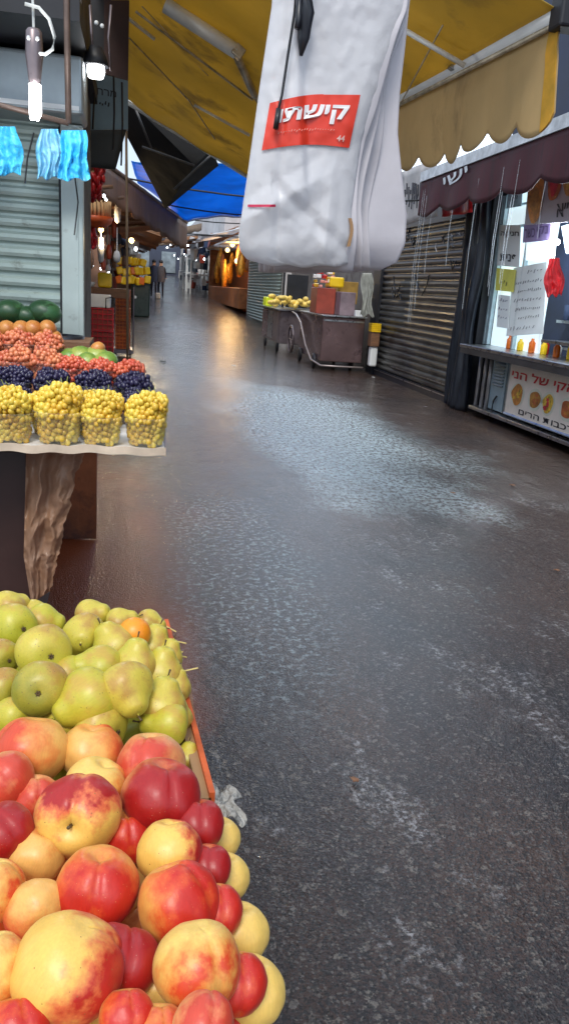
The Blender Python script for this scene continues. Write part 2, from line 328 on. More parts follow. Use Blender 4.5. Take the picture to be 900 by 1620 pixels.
    bc = n.new('ShaderNodeBump'); bc.inputs['Strength'].default_value = .45; bc.inputs['Distance'].default_value = .005; l.new(chop.outputs['Fac'], bc.inputs['Height']); l.new(bg_.outputs[0], bc.inputs['Normal']); bq = bc
    bp = n.new('ShaderNodeBump'); bp.inputs['Strength'].default_value = .55; bp.inputs['Distance'].default_value = .03; l.new(flow.outputs['Fac'], bp.inputs['Height']); l.new(bq.outputs[0], bp.inputs['Normal'])
    # soft oval masks; the glare patch between the awnings also roughens the film
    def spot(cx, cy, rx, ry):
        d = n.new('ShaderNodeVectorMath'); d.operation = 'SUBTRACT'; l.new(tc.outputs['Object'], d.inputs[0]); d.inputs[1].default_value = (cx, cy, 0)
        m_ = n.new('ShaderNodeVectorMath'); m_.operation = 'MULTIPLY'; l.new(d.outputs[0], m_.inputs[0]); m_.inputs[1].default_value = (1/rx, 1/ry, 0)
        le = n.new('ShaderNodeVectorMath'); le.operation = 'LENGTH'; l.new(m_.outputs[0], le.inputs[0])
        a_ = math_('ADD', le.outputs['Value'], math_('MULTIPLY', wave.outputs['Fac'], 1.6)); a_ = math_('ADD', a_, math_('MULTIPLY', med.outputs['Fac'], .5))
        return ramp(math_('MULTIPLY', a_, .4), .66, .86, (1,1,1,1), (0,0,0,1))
    glare = spot(2.0, 8.3, 1.0, 3.9)
    warm_refl = math_('MULTIPLY', spot(-.25, 4.1, .62, 2.8), .95); c = mixc(warm_refl, c, (.26,.050,.010,1))     # warm brown reflection under the stall, painted into the road
    c = mixc(math_('MULTIPLY', spot(.50, 5.2, .45, 3.4), .7), c, (.006,.007,.012,1))  # near-black patch beside the stall, painted into the road colour
    dots = nz(26, 5, .85, (1,.7,1)); glare_fac = math_('MULTIPLY', glare, ramp(dots.outputs['Fac'], .465, .525)); strk = math_('MULTIPLY', spot(.55, 3.8, .40, 1.7), ramp(nz(30, 5, .8).outputs['Fac'], .52, .60))
    glare_fac = math_('MULTIPLY', math_('MAXIMUM', glare_fac, math_('MULTIPLY', strk, .34)), .85)
    l.new(mixc(glare_fac, c, (.66,.84,.90,1)), b.inputs['Base Color'])       # sky glare speckles and bluish glints painted into the colour
    splash = nz(32, 4, .8)
    bs = n.new('ShaderNodeBump'); bs.inputs['Distance'].default_value = .004; l.new(splash.outputs['Fac'], bs.inputs['Height']); l.new(bp.outputs[0], bs.inputs['Normal']); l.new(glare, bs.inputs['Strength'])
    l.new(bs.outputs[0], b.inputs['Coat Normal'])
    rx_ = n.new('ShaderNodeMixRGB'); l.new(glare, rx_.inputs[0]); l.new(crs, rx_.inputs[1]); rx_.inputs[2].default_value = (.12,.12,.12,1); l.new(rx_.outputs[0], b.inputs['Coat Roughness'])
    ci = n.new('ShaderNodeMapRange'); ci.inputs[3].default_value = 1.28; ci.inputs[4].default_value = 1.5; l.new(glare, ci.inputs[0]); l.new(ci.outputs[0], b.inputs['Coat IOR']); return mt
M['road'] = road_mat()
M['water'] = mat('foamy_water', (.30,.33,.36), .12, 0, .2, 40, alpha=.35, bump=.8, bscale=60)

# ------------------------------------------------------------------ text
def text_vf(body, weight=0.0):
    cu = bpy.data.curves.new('t', 'FONT'); cu.body = body; cu.offset = weight; cu.resolution_u = 2
    o = bpy.data.objects.new('t', cu); COL.objects.link(o); dg = bpy.context.evaluated_depsgraph_get(); dg.update()
    me = bpy.data.meshes.new_from_object(o.evaluated_get(dg)); vs = [v.co.copy() for v in me.vertices]; fs = [tuple(p.vertices) for p in me.polygons]
    bpy.data.objects.remove(o); bpy.data.meshes.remove(me)
    if not vs: return [], []
    x0 = min(v.x for v in vs); x1 = max(v.x for v in vs); y0 = min(v.y for v in vs); y1 = max(v.y for v in vs)
    return [((v.x-x0)/(x1-x0), (v.y-y0)/(y1-y0)) for v in vs], fs
def he(s): return s[::-1]          # Blender sets text left to right: Hebrew is given in visual order
def write(mb, body, fn, weight=.01):
    uv, fs = text_vf(body, weight)
    return mb.add([fn(u, v) for u, v in uv], fs)
def scribble(mb, fn, n, r=.004, seed=1, h=.5):
    """rows of small handwritten strokes"""
    q = random.Random(seed)
    for i in range(n):
        u = (i+.3)/n; a = fn(u, .5-h*q.random()); b = fn(min(1, u+.4/n*q.random()+.1/n), .5+h*q.random()); mb.tube([a, (a+b)/2+Vector((0,0,r*q.uniform(-1,1))), b], r, 4)
def quad(a, b, c, d):
    """a bottom-left, b bottom-right, c top-right, d top-left"""
    return lambda u, v: (a*(1-u)+b*u)*(1-v)+(d*(1-u)+c*u)*v
def pquad(ax, val, tl, tr, br, bl, off=Vector((0,0,0))):
    return quad(*[at(*p, ax, val)+off for p in (bl, br, tr, tl)])
def sub(fn, u0, u1, v0, v1, off=Vector((0,0,0))): return lambda u, v: fn(u0+(u1-u0)*u, v0+(v1-v0)*v)+off

# ================================================================== SETTING
g = MB()
ys = [-30,-10,-4]+[i for i in range(-2, 18)]+[18+i*.5 for i in range(9)]+[24,30,40,55,75,100,160,300]
xs = [-300,-100,-40,-20,-10,-6,-4,-3,-2,-1,0,1,2,3,4,5,6,8,12,20,40,100,300]
g.add([(x, y, gz(y)) for y in ys for x in xs], [(j*len(xs)+i, j*len(xs)+i+1, (j+1)*len(xs)+i+1, (j+1)*len(xs)+i) for j in range(len(ys)-1) for i in range(len(xs)-1)])
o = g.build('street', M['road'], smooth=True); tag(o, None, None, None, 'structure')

# ---- left building with the pale shutter facing the camera
YS = 4.4
b = thing('shop_building', 'left shop with pale grey green roller shutter down behind the fruit table', 'building', (-1.5, YS, 0))
XL = at(100, 400, 'y', YS).x; XR = at(133, 400, 'y', YS).x
zt = at(60, 198, 'y', YS).z
MB().bx(-4, XR-.01, YS+.06, YS+.9, 0, 3.3).build('wall', M['wall'], b)
pm = MB(); pm.bx(XL, XR, YS-.07, YS+.059, 0, zt+.01); pm.bx(XR-.022, XR+.004, YS-.078, YS-.069, 0, zt)
bevel(pm.build('pillar', M['pillar_pale'], b), .006)
sm = MB(); pitch = .073; nsl = int(zt/pitch)
prof = [(0,0),(-.004,.006),(-.017,.014),(-.021,.03),(-.019,.048),(-.008,.060),(0,.062),(0,.073)]
for i in range(nsl+1):
    z0 = i*pitch
    for (y0, a0), (y1, a1) in zip(prof, prof[1:]):
        sm.add([(-3.6, YS+y0, z0+a0), (XL-.012, YS+y0, z0+a0), (XL-.012, YS+y1, z0+a1), (-3.6, YS+y1, z0+a1)], [(0,1,2,3)])
sm.build('roller_shutter', M['shutter_pale'], b)
MB().bx(XL-.014, XL-.001, YS-.03, YS+.01, 0, zt).build('guide_rail', M['dark'], b)
hm = MB(); zh = at(50, 78, 'y', YS-.3).z
hm.bx(-3.6, XR+.02, YS-.30, YS+.05, zt+.012, zh)
bevel(hm.build('shutter_housing', M['housing'], b), .02, 3)
MB().bx(-3.6, XR, YS-.304, YS-.301, zt+.03, zt+.05).build('trim', M['white_paint'], b)
cn = MB(); cn.bx(-3.6, XR+.03, YS-.7, YS+.9, zh+.03, zh+.12); cn.build('canopy', M['dark'], b)

# brown frame in front of the shutter
fr = MB()
Yf = 3.7
p1, p2 = at(106, 10, 'y', Yf), at(109, 195, 'y', Yf); fr.tube([p1+Vector((0,0,.5)), p1, p2], .013)
fr.tube([at(-60, 152, 'y', Yf), at(0, 166, 'y', Yf), p2], .011)
tag(fr.build('metal_frame', mat('frame_brown', (.16,.11,.09), .45, .2, .3, 10), smooth=True), 'thin brown metal frame hanging over the shutter with blue bags', 'frame')

# hanging energy saving lamps
def hanging_lamp(px, py, Y, label, big, tilt=0):
    t = thing('hanging_lamp', label, 'lamp', at(px, py, 'y', Y), 'lamps hanging above the stalls')
    p = at(px, py, 'y', Y); k = big
    c = MB(); c.tube([p+Vector((-.01,0,1.1)), p+Vector((0,0,.34*k))], .004*k+.001)
    c.build('cable', M['cable_white'] if k > .7 else M['cable_black'], t)
    s = MB(); s.lathe(p, [(0,.345*k),(.022*k,.34*k),(.030*k,.33*k),(.034*k,.25*k),(.024*k,.17*k),(.022*k,.15*k),(0,.149*k)]); s.build('socket', M['steel_dull'], t, True)
    for dx in (-.016, .016):
        MB().ball(p+Vector((dx*k,-.03*k,.30*k)), .008*k).build('screw', M['white_paint'], t, True)
    bb = MB()
    for q in range(3):
        a = q*2.1+.4; d = Vector((math.cos(a), math.sin(a), 0))*.014*k; e = Vector((math.cos(a+1.2), math.sin(a+1.2), 0))*.014*k
        bb.tube([p+d+Vector((0,0,.148*k)), p+d+Vector((0,0,.045)), p+(d+e)*.5+Vector((0,0,.028)), p+e+Vector((0,0,.045)), p+e+Vector((0,0,.148*k))], .0105*k, 8)
    bb.build('bulb', M['bulb'], t, True)
    li = bpy.data.lights.new('lamp_light', 'POINT'); li.energy = 8; li.color = (.95,.98,1); li.shadow_soft_size = .04; lo = bpy.data.objects.new('lamp_light', li); COL.objects.link(lo); lo.location = p+Vector((0,-.06,-.04)); 
    lo.parent = t; lo.matrix_parent_inverse = t.matrix_basis.inverted()
hanging_lamp(57, 200, 3.2, 'lit energy saving lamp in a grey socket with a curved white cable, left edge', .92)
w = MB(); pts = [(40,6),(62,12),(78,30),(87,58),(84,78),(72,86),(58,84)]
w.tube([at(*q, 'y', 3.18) for q in pts], .006); tag(w.build('cable', M['cable_white'], smooth=True), 'white cable curving down to the left lamp socket', 'cable')
t = thing('hanging_lamp', 'lit stubby lamp under a black shade beside the blue grey panel', 'lamp', at(152, 112, 'y', 4.2), 'lamps hanging above the stalls')
p = at(152, 112, 'y', 4.2)
MB().lathe(p, [(0,.10),(.03,.10),(.05,.06),(.062,.02),(.058,.02),(.045,.055),(0,.09)]).build('lamp_shade', M['dark'], t, True)
MB().lathe(p, [(0,-.035),(.034,-.03),(.042,-.005),(.04,.02),(0,.03)]).build('bulb', M['bulb'], t, True)
c = MB(); c.tube([at(143, 8, 'y', 4.2), at(147, 85, 'y', 4.2)], .006); c.tube([at(176, 8, 'y', 4.2), at(172, 60, 'y', 4.2), at(176, 112, 'y', 4.2)], .006); c.build('cable', M['steel_dull'], t, True)
for q in ((153,36),(162,41)): MB().ball(at(*q, 'y', 4.19), .010).build('screw', M['white_paint'], t, True)

# blue bags hung on the frame
def hung_bag(name, label, px0, px1, py0, py1, Y, mt, seed, group=None, cat='plastic bag', lobes=3):
    q = random.Random(seed)
    def f(u, v):
        wob = .05*math.sin(lobes*6.28*u+seed+v*1.5)+.10*abs(mnoise.noise(Vector((u*4+seed, v*4, seed))))+.05*abs(mnoise.noise(Vector((u*11+seed, v*9, seed))))
        x = px0+(px1-px0)*(.5+(u-.5)*(.72+.28*math.sin(min(1, v*1.5)*1.57)))+2.5*math.sin(7*v+seed+u*3); y = py0+(py1-py0)*v+ 3*math.sin(u*lobes*4+seed)*v
        return at(x, y, 'y', Y+.35*wob*(.3+v))
    mb = MB(); mb.grid(f, 40, 36, (0,.004,0)); 
    return tag(mb.build(name, mt, smooth=True), label, cat, group)
hung_bag('plastic_bag', 'bright blue plastic bags hung at the far left over the shutter', -30, 36, 200, 276, 3.6, M['cyan_bag'], 1.3, 'blue bags hung on the frame')
hung_bag('plastic_bag', 'crumpled bright blue plastic bag hung over the pale pillar top', 94, 141, 206, 284, 3.55, M['cyan_bag'], 4.1, 'blue bags hung on the frame')
hung_bag('plastic_bag', 'pale blue plastic bag hung between the lamp and the pillar', 58, 100, 204, 282, 3.6, mat('pale_blue_bag', (.12,.5,.75), .3, 0, .2, 12, transl=.4, col2=(.4,.72,.88)), 2.2, 'blue bags hung on the frame')
w = MB()
for a, lb in (([(54,210),(44,250),(40,290)], 'thin black cord dangling in front of the pale shutter under the lamp'), ([(119,280),(124,320),(118,372)], 'thin black cord dangling down the pale pillar')):
    w = MB(); w.tube([at(*q, 'y', 4.25) for q in a], .004, 5); tag(w.build('cable', M['cable_black']), lb, 'cable')

# ---- sign panel and dark valance past the pillar
Y2 = 5.6
t = thing('sign_panel', 'blue grey panel with faint writing beyond the pillar top', 'sign', at(165, 200, 'y', Y2))
f1 = pquad('y', Y2, (128,108), (203,128), (203,204), (128,206)); MB().grid(f1, 2, 2, (0,.06,0)).build('panel', mat('panel_blue', (.17,.26,.31), .5, 0, .2, 3), t)
s = MB(); write(s, he('מרחב'), sub(f1, .2, .75, .62, .74, Vector((0,-.004,0)))); scribble(s, sub(f1, .38, .62, .42, .52, Vector((0,-.004,0))), 4, .004, 3); s.build('lettering', M['ink'], t)
t2 = MB(); t2.grid(pquad('y', Y2-.05, (128,206), (200,205), (183,268), (128,262)), 6, 6, (0,.03,0)); tag(t2.build('awning_valance', mat('valance_dark', (.035,.04,.04), .6), smooth=True), 'dark grey valance hanging below the blue grey panel', 'awning')
for x, y0, y1, lb in ((148,112,205,'left black cord hanging in front of the blue grey panel'),(180,120,238,'middle black cord hanging in front of the blue grey panel'),(193,130,262,'right black cord of three hanging before the blue grey panel')):
    w = MB(); w.tube([at(x, y0, 'y', 5.0), at(x+1, (y0+y1)/2, 'y', 5.0), at(x-1, y1, 'y', 5.0)], .006, 5); tag(w.build('cable', M['cable_black']), lb, 'cable')
t4 = MB(); t4.grid(pquad('y', 6.1, (100,-60), (176,-60), (176,112), (126,104)), 2, 2, (0,.08,0)); tag(t4.build('dark_boarding', M['dark']), 'dark boarding above the blue grey panel beside the stubby lamp', 'boarding')
t3 = MB(); t3.grid(pquad('y', 5.9, (165,0), (205,0), (203,130), (165,115)), 3, 3, (0,.05,0)); tag(t3.build('curtain', mat('curtain_brown', (.05,.022,.02), .7, 0, .3, 5)), 'dark red brown curtain above the blue grey panel', 'curtain')
po = MB(); po.tube([at(199, 130, 'y', 8.3), at(201, 300, 'y', 8.3), Vector((at(204, 545, 'y', 8.3).x, 8.3, 0))], .013, 8)
tag(po.build('pole', mat('pole_brown', (.20,.14,.09), .5, .2), smooth=True), 'thin brown pole holding up the yellow awning at left', 'pole')

q = random.Random(8)
for i, (px, py, s_, m_, lb) in enumerate(((672,645,.04,'ink_grey','small grey scrap on the wet road by the dark shutter'),(716,782,.025,'wood','tiny brown scrap in the middle right of the road'),(258,574,.09,'dark','dark scrap on the road left of the middle'),(590,598,.04,'paper','white scrap under the near end of the cart'),(810,770,.03,'wood','brown scrap on the right of the road'),(560,1238,.018,'wood','twig like brown scrap in the near road'),(370,580,.06,'paper','pale wet scrap on the far middle of the road'),(880,905,.02,'wood','brown bit near the right edge of the road'))):
    c = at(px, py, 'z', 0); z = MB(); z.grid(lambda u, v: c+Vector((s_*(u-.5)+.2*s_*math.sin(v*5), s_*1.3*(v-.5), .008+.25*s_*abs(math.sin(u*5+v*3+i)))), 6, 6, (0,0,.002)); tag(z.build('paper_scrap', M[m_]), lb, 'litter')
# ---- hanging red peppers and basket
Y3 = 6.2
def cluster(px, py, rx, ry, n, Y, mb, size, q):
    c = at(px, py, 'y', Y); k = (Y/1250)
    for i in range(n):
        d = Vector((q.gauss(0,.45)*rx*k, q.gauss(0,.4)*rx*k, q.uniform(-1,1)*ry*k))
        mb.ball(c+d, (size*.55, size*.55, size*1.3), 7, 5, rot=Matrix.Rotation(q.uniform(-.5,.5), 3, 'X') @ Matrix.Rotation(q.uniform(-.5,.5), 3, 'Y'))
q = random.Random(3)
t = thing('pepper_string', 'string of glossy red peppers hanging beside the pillar', 'food', at(150, 250, 'y', Y3)); mb = MB()
cluster(155, 262, 9, 20, 26, Y3, mb, .03, q); cluster(146, 295, 14, 18, 34, Y3, mb, .032, q); mb.build('peppers', M['red'], t, True)
c = MB(); c.tube([at(158, 150, 'y', Y3), at(155, 245, 'y', Y3)], .004); c.build('string', M['cable_black'], t)
t = thing('hanging_basket', 'round orange hanging basket with a cream fringe under the peppers', 'basket', at(155, 350, 'y', 6.6)); c = at(153, 350, 'y', 6.6)
MB().lathe(c, [(0,-.05),(.07,-.045),(.115,-.01),(.13,.035),(.12,.035),(.1,-.005),(0,-.03)], 24).build('bowl', mat('orange_basket', (.62,.10,.02), .5, 0, .3, 20), t, True)
mb = MB()
for i in range(22):
    a = i/22*6.28; d = Vector((math.cos(a)*.105, math.sin(a)*.105, 0)); mb.tube([c+d+Vector((0,0,.035)), c+d*1.02+Vector((0,0,.15))], .008, 5)
mb.build('fringe', mat('fringe', (.55,.35,.18), .7), t, True)
mb = MB(); cluster(146, 372, 6, 14, 12, 6.6, mb, .03, q); mb.build('tassel', M['red'], t, True)

# ================================================================== YELLOW AWNING
A = Vector((-.30, 8.615, 3.215)); B = Vector((1.186, 8.615, 2.5)); C = Vector((1.606, 3.188, 2.5)); D = Vector((-.30, 3.188, 3.40))
aw = thing('yellow_awning', 'large ochre yellow canvas awning stretched over the left side of the street', 'awning', (0, 6, 2.5))
def awf(u, v):     # u across (wall to bar), v along (far to near)
    p = (A*(1-u)+B*u)*(1-v)+(D*(1-u)+C*u)*v
    return p+Vector((0,0,-.05*math.sin(math.pi*u)+.012*math.sin(v*34)*math.sin(math.pi*u)+.01*math.sin(u*17+v*9)))
MB().grid(awf, 30, 60, (0,0,.004)).build('canvas', M['yellow'], aw, True)
bar = MB(); bar.tube([B+Vector((-.02,.04,0)), C+Vector((.01,-.05,0))], .034, 12); bar.build('front_bar', M['white_paint'], aw, True)
bar = MB(); bar.tube([B+Vector((-.035,.04,-.038)), C+Vector((-.005,-.05,-.038))], .012, 8); bar.build('lower_groove', M['arm'], aw, True)
bar = MB(); bar.tube([A+Vector((-.25,.02,.07)), B+Vector((0,.02,-.02))], .024, 10); bar.build('end_tube', M['tube'], aw, True)
nA = (B-A).cross(C-B).normalized(); nA = nA if nA.z > 0 else -nA
def onaw(px, py, d): return on_plane(px, py, A-nA*d, nA)
for pts, r, mk in (([(262,8),(375,82)], .045, 'tube'), ([(372,82),(402,150)], .026, 'arm'), ([(215,18),(400,158)], .008, 'arm'), ([(190,18),(245,62)], .012, 'tube'), ([(640,48),(735,104)], .012, 'tube'), ([(402,150),(470,235)], .02, 'arm')):
    z = MB(); z.tube([onaw(*q_, .10) for q_ in pts], r, 12); z.build('folding_arm' if r > .01 else 'seam', M[mk], aw, True)
z = MB(); z.tube([onaw(*q_, .06) for q_ in ((308,166),(395,214))], .012, 8); z.build('seam', M['tube'], aw, True)
z = MB(); z.tube([onaw(*q_, .06) for q_ in ((205,60),(300,160),(340,220))], .006, 8); z.build('seam', M['arm'], aw, True)
for (a_, b_) in (((225,10),(330,120)),((560,300),(700,40)),((430,20),(520,300))):
    z = MB(); z.tube([onaw(*a_, .045), onaw(*b_, .045)], .004, 5); z.build('stitched_seam', M['arm'], aw, True)
# bracket where the arm meets the bar
bp = at(744, 100, 'z', 2.5); z = MB()
for i, (dx, dy) in enumerate(((0,0),(-.03,.10),(.01,-.10))): z.box(bp+Vector((dx, dy, .03)), (.05,.04,.10), Matrix.Rotation(.4*i, 3, 'Y'))
z.box(bp+Vector((-.05,0,.06)), (.14,.02,.03), Matrix.Rotation(.5, 3, 'Y')); bevel(z.build('bracket', M['steel'], aw), .004)
# scalloped valance
def valf(u, v):
    p = B*(1-u)+C*u; L = 5.44*u; n_s = 21; ph = (u*n_s) % 1
    low = .38-.075*(1-abs(math.sin(math.pi*u*n_s))**.55)+.012*math.sin(u*40)
    sway = .02*math.sin(u*26)+.012*math.sin(u*61+2)
    z_ = -.03-v*low
    dent = -.05*math.exp(-((v-(.15+.9*(1-u)/.45*.6))/.13)**2)*(1 if u > .5 else 0)*(u-.5)*1.6+.03*math.exp(-((u-.70)/.006)**2)
    return p+Vector((.01+(sway+dent)*v+.03*v*v*math.sin(u*9), 0, z_))
MB().grid(valf, 300, 14, (.003,0,0)).build('valance', M['yellow_val'], aw, True)
z = MB(); z.grid(lambda u, v: valf(.988+.012*u, v)+Vector((-.004,0,0)), 4, 8, (-.003,0,0)); z.build('hem', mat('hem_yellow', (.80,.48,.06), .6, transl=.4), aw)
z = MB(); z.box(C+Vector((.02,-.02,.0)), (.10,.10,.12)); bevel(z.build('end_cap', M['dark'], aw), .01)
z = MB(); z.box(onaw(377, 82, .10), (.07,.06,.07), Matrix.Rotation(.6, 3, 'Y')); bevel(z.build('joint', M['arm'], aw), .008)

# ---- folded black tarpaulin with ribs
Yb = 9.0
bt = thing('black_tarpaulin', 'black folded umbrella canvas with pale ribs hanging behind the yellow awning', 'tarpaulin', at(270, 250, 'y', Yb))
V_ = dict(a=at(196,150,'y',8.9), b=at(335,236,'y',8.75), c=at(346,262,'y',9.1), d=at(262,331,'y',9.8), e=at(200,214,'y',9.3), m=at(308,262,'y',8.8))
z = MB()
for tri in (('a','b','m'), ('a','m','e'), ('e','m','d'), ('m','b','c'), ('m','c','d')): z.prism([V_[k] for k in tri], (0,.02,.01))
z.build('canvas', M['black_fabric'], bt)
z = MB()
for pa, pb in (((340,240),(275,300)), ((308,262),(225,232)), ((212,165),(240,235))): z.tube([at(*pa,'y',8.72), at(*pb,'y',8.72)], .012, 6)
z.build('rib', mat('rib_grey', (.09,.085,.085), .5), bt, True)

# ---- blue tarpaulin and the brown awning
bl = thing('blue_tarpaulin', 'bright blue tarpaulin stretched across the street with a white lower rope', 'tarpaulin', (1.4, 14, 3))
def blf(u, v):
    top = (208+u*222, 255+5*u); bot_y = 290 + (350-290)*min(1, u/.37)**1.0 if u < .37 else 348-16*((u-.37)/.63)
    p = at(top[0]+10*v*(1-u), top[1]*(1-v)+bot_y*v, 'y', 11.5+4.5*v); return p+Vector((0,.05*math.sin(u*20+v*3),.02*math.sin(u*14)*v+.05*mnoise.noise(Vector((u*6, v*3, 1)))))
MB().grid(blf, 40, 14, (0,.01,.008)).build('sheet', M['blue_tarp'], bl, True)
z = MB(); z.tube([blf(.33+.67*i/14, 1)+Vector((0,0,-.02)) for i in range(15)], .02, 6); z.build('rope', M['tube'], bl, True)

ba = thing('brown_awning', 'brown sagging awning over the stalls past the left shutter', 'awning', (-.5, 12, 2.6))
P1, P2 = at(158, 252, 'z', 2.62), at(296, 352, 'z', 2.62)
Q1, Q2 = P1+Vector((-1.6,.3,-.3)), P2+Vector((-2.6,.2,-.45))
MB().grid(lambda u, v: (P1*(1-u)+P2*u)*(1-v)+(Q1*(1-u)+Q2*u)*v+Vector((0,0,-.10*math.sin(math.pi*v)+.03*math.sin(u*22))), 40, 12, (0,0,.01)).build('canvas', M['brown_fabric'], ba, True)
z = MB(); z.tube([P1, P2], .03, 8); z.build('front_bar', mat('bar_brown', (.12,.07,.05), .5), ba, True)
z = MB(); z.grid(lambda u, v: P1*(1-u)+P2*u+Vector((.02*math.sin(u*40)*v, 0, -.03-v*(.30+.22*u+.04*abs(math.sin(u*30))))), 80, 5, (.006,0,0)); z.build('valance', mat('val_brown', (.24,.11,.055), .7, transl=.3, stretch=(1,1,.4)), ba, True)

# ================================================================== RIGHT SIDE
XW = 4.42
# building near
t = thing('market_building', 'dark building on the right behind the maroon awning', 'building', (6, 6, 0))
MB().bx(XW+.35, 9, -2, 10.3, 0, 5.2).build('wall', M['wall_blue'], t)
t = thing('market_building', 'low building on the right holding the dark roller shutter', 'building', (6, 14, 0))
MB().bx(XW+.10, 9, 10.32, 23.4, 0, 2.95).build('wall', M['wall'], t)
# dark roller shutter
zs = 2.56; Y0, Y1 = 10.42, 14.05
sm = MB(); pitch = .105
prof2 = [(0,0),(-.01,.008),(-.028,.022),(-.032,.045),(-.028,.070),(-.010,.084),(0,.088),(0,.105)]
for i in range(int((zs-.12)/pitch)):
    z0 = .12+i*pitch
    for (x0, a0), (x1, a1) in zip(prof2, prof2[1:]): sm.add([(XW+x0, Y1, z0+a0), (XW+x0, Y0, z0+a0), (XW+x1, Y0, z0+a1), (XW+x1, Y1, z0+a1)], [(0,1,2,3)])
ns_ = int(len(sm.f)); cut = ns_*15//23//7*7
lowm = MB().add(sm.v, sm.f[:cut]); upm = MB().add(sm.v, sm.f[cut:])
lowm.build('roller_shutter', M['shutter_dark'], t); upm.build('painted_slats', mat('painted_slats', (.030,.030,.038), .35, .2, .5, 3, stain=((.09,.10,.05), 2.5, .6)), t)
z = MB(); z.bx(XW-.05, XW+.05, Y0, Y1, 0.0, .118); z.build('bottom_rail', M['dark_frame'], t)
z = MB(); z.bx(XW-.056, XW-.051, Y0+.05, Y1-.1, .085, .10); z.bx(XW-.040, XW-.034, Y0+.05, Y1-1.0, .235, .25); z.build('trim', M['steel'], t)
z = MB(); z.bx(XW-.07, XW+.09, Y1+.001, Y1+.42, 0, zs+.2); z.build('post', M['dark'], t)
z = MB(); z.bx(XW-.07, XW+.095, Y0, Y1, zs-.06, zs+.25); z.build('shutter_housing', M['dark_frame'], t)
# painted scrawls on the upper shutter
z = MB(); q = random.Random(5)
for i in range(12):
    y = q.uniform(Y0+.2, Y1-.3); zz = q.uniform(1.45, 2.45); a = Vector((XW-.036, y, zz)); pts = [a]
    for k in range(4): pts.append(pts[-1]+Vector((0, q.uniform(-.16,.16), q.uniform(-.14,.10))))
    z = MB(); z.tube(pts, .009, 5); z.build('graffiti', M['graffiti'], t)
for i in range(7):
    y = q.uniform(Y0+.15, Y0+1.2); a = Vector((XW-.037, y, q.uniform(1.9,2.4))); pts = [a]
    for k in range(3): pts.append(pts[-1]+Vector((0, q.uniform(-.1,.1), q.uniform(-.12,.06))))
    z = MB(); z.tube(pts, .006, 4); z.build('chalk_mark', M['rail'], t)

# dark tattered tarps / post between shutter and snack bar
t = thing('dark_post', 'black corner post wrapped in wet dark tarpaulin between shutter and snack bar', 'post', (XW, 10, 0))
def tarpf(y0, y1, z0, z1, x, sd): return lambda u, v: Vector((x+.05*math.sin(u*13+sd)+.02*math.sin(v*9+u*5+sd), y0+(y1-y0)*u+.03*math.sin(v*11+sd), z0+(z1-z0)*v))
z = MB(); z.bx(XW-.04, XW+.3, 9.72, 10.31, 0, 2.9); z.build('core', M['dark'], t)
z = MB(); z.grid(tarpf(10.40, 9.95, .02, 2.75, XW-.10, 1), 24, 40, (.012,0,0)); z.grid(tarpf(9.97, 9.62, .0, 2.7, XW-.14, 3), 20, 40, (.012,0,0)); z.build('tarpaulin', M['dark_frame'], t, True)
z = MB()
for y, zz in ((9.85,2.62),(9.98,2.6),(10.3,2.6)): z.tube([Vector((XW-.2, y, zz)), Vector((XW-.22, y-.06, zz+.06)), Vector((XW-.2, y-.12, zz)), Vector((XW-.19, y-.12, zz-.5))], .012, 6)
z.build('rope', mat('rope_grey', (.22,.23,.24), .5), t, True)

# maroon awning + pale rail
t = thing('maroon_awning', 'wet maroon scalloped awning above the snack bar on the right', 'awning', (3.7, 8, 3))
XA = 3.70
ra, rb = Vector((XA, 10.6, 2.95)), Vector((XA, -2.4, 3.10))  # near end carried on out of view, added to shade the road
z = MB(); z.grid(lambda u, v: ra*(1-u)+rb*u+Vector((-.01, 0, -.06+.12*v)), 8, 1, (.03,0,0)); z.build('rail', M['rail'], t)
z = MB(); z.grid(lambda u, v: ra*(1-u)+rb*u+Vector((.02*math.sin(u*115)*v+.01, 0, -.061-v*(.36+.10*abs(math.sin(u*math.pi*15+.4))**.7))), 440, 8, (.006,0,0)); z.build('valance', M['maroon'], t, True)
z = MB(); z.grid(lambda u, v: ra*(1-u)+rb*u+Vector((.02+1.0*v, 0, .05+.35*v)), 10, 3, (0,0,.01)); z.build('canvas', M['maroon'], t)
z = MB(); write(z, he('ישי'), pquad('x', XA-.008, (700,282), (738,262), (740,276), (702,298))); z.build('lettering', M['rail'], t)
# water threads running off the scallops
z = MB(); q = random.Random(11)
for i in range(15):
    y = q.uniform(5.6, 10.5); u = (10.6-y)/6.0; zz = 2.95-.061-.33; L = q.uniform(.25, 1.5)
    z.tube([Vector((XA+.01+q.uniform(-.01,.01), y, zz+q.uniform(.1,.3))), Vector((XA-.01, y+.005, zz-L*.5)), Vector((XA, y, zz-L))], .0028, 4)
tag(z.build('dripping_water', mat('drip', (.6,.65,.72), .1, alpha=.35)), 'threads of rain water running off the maroon awning', 'water', None, 'stuff')

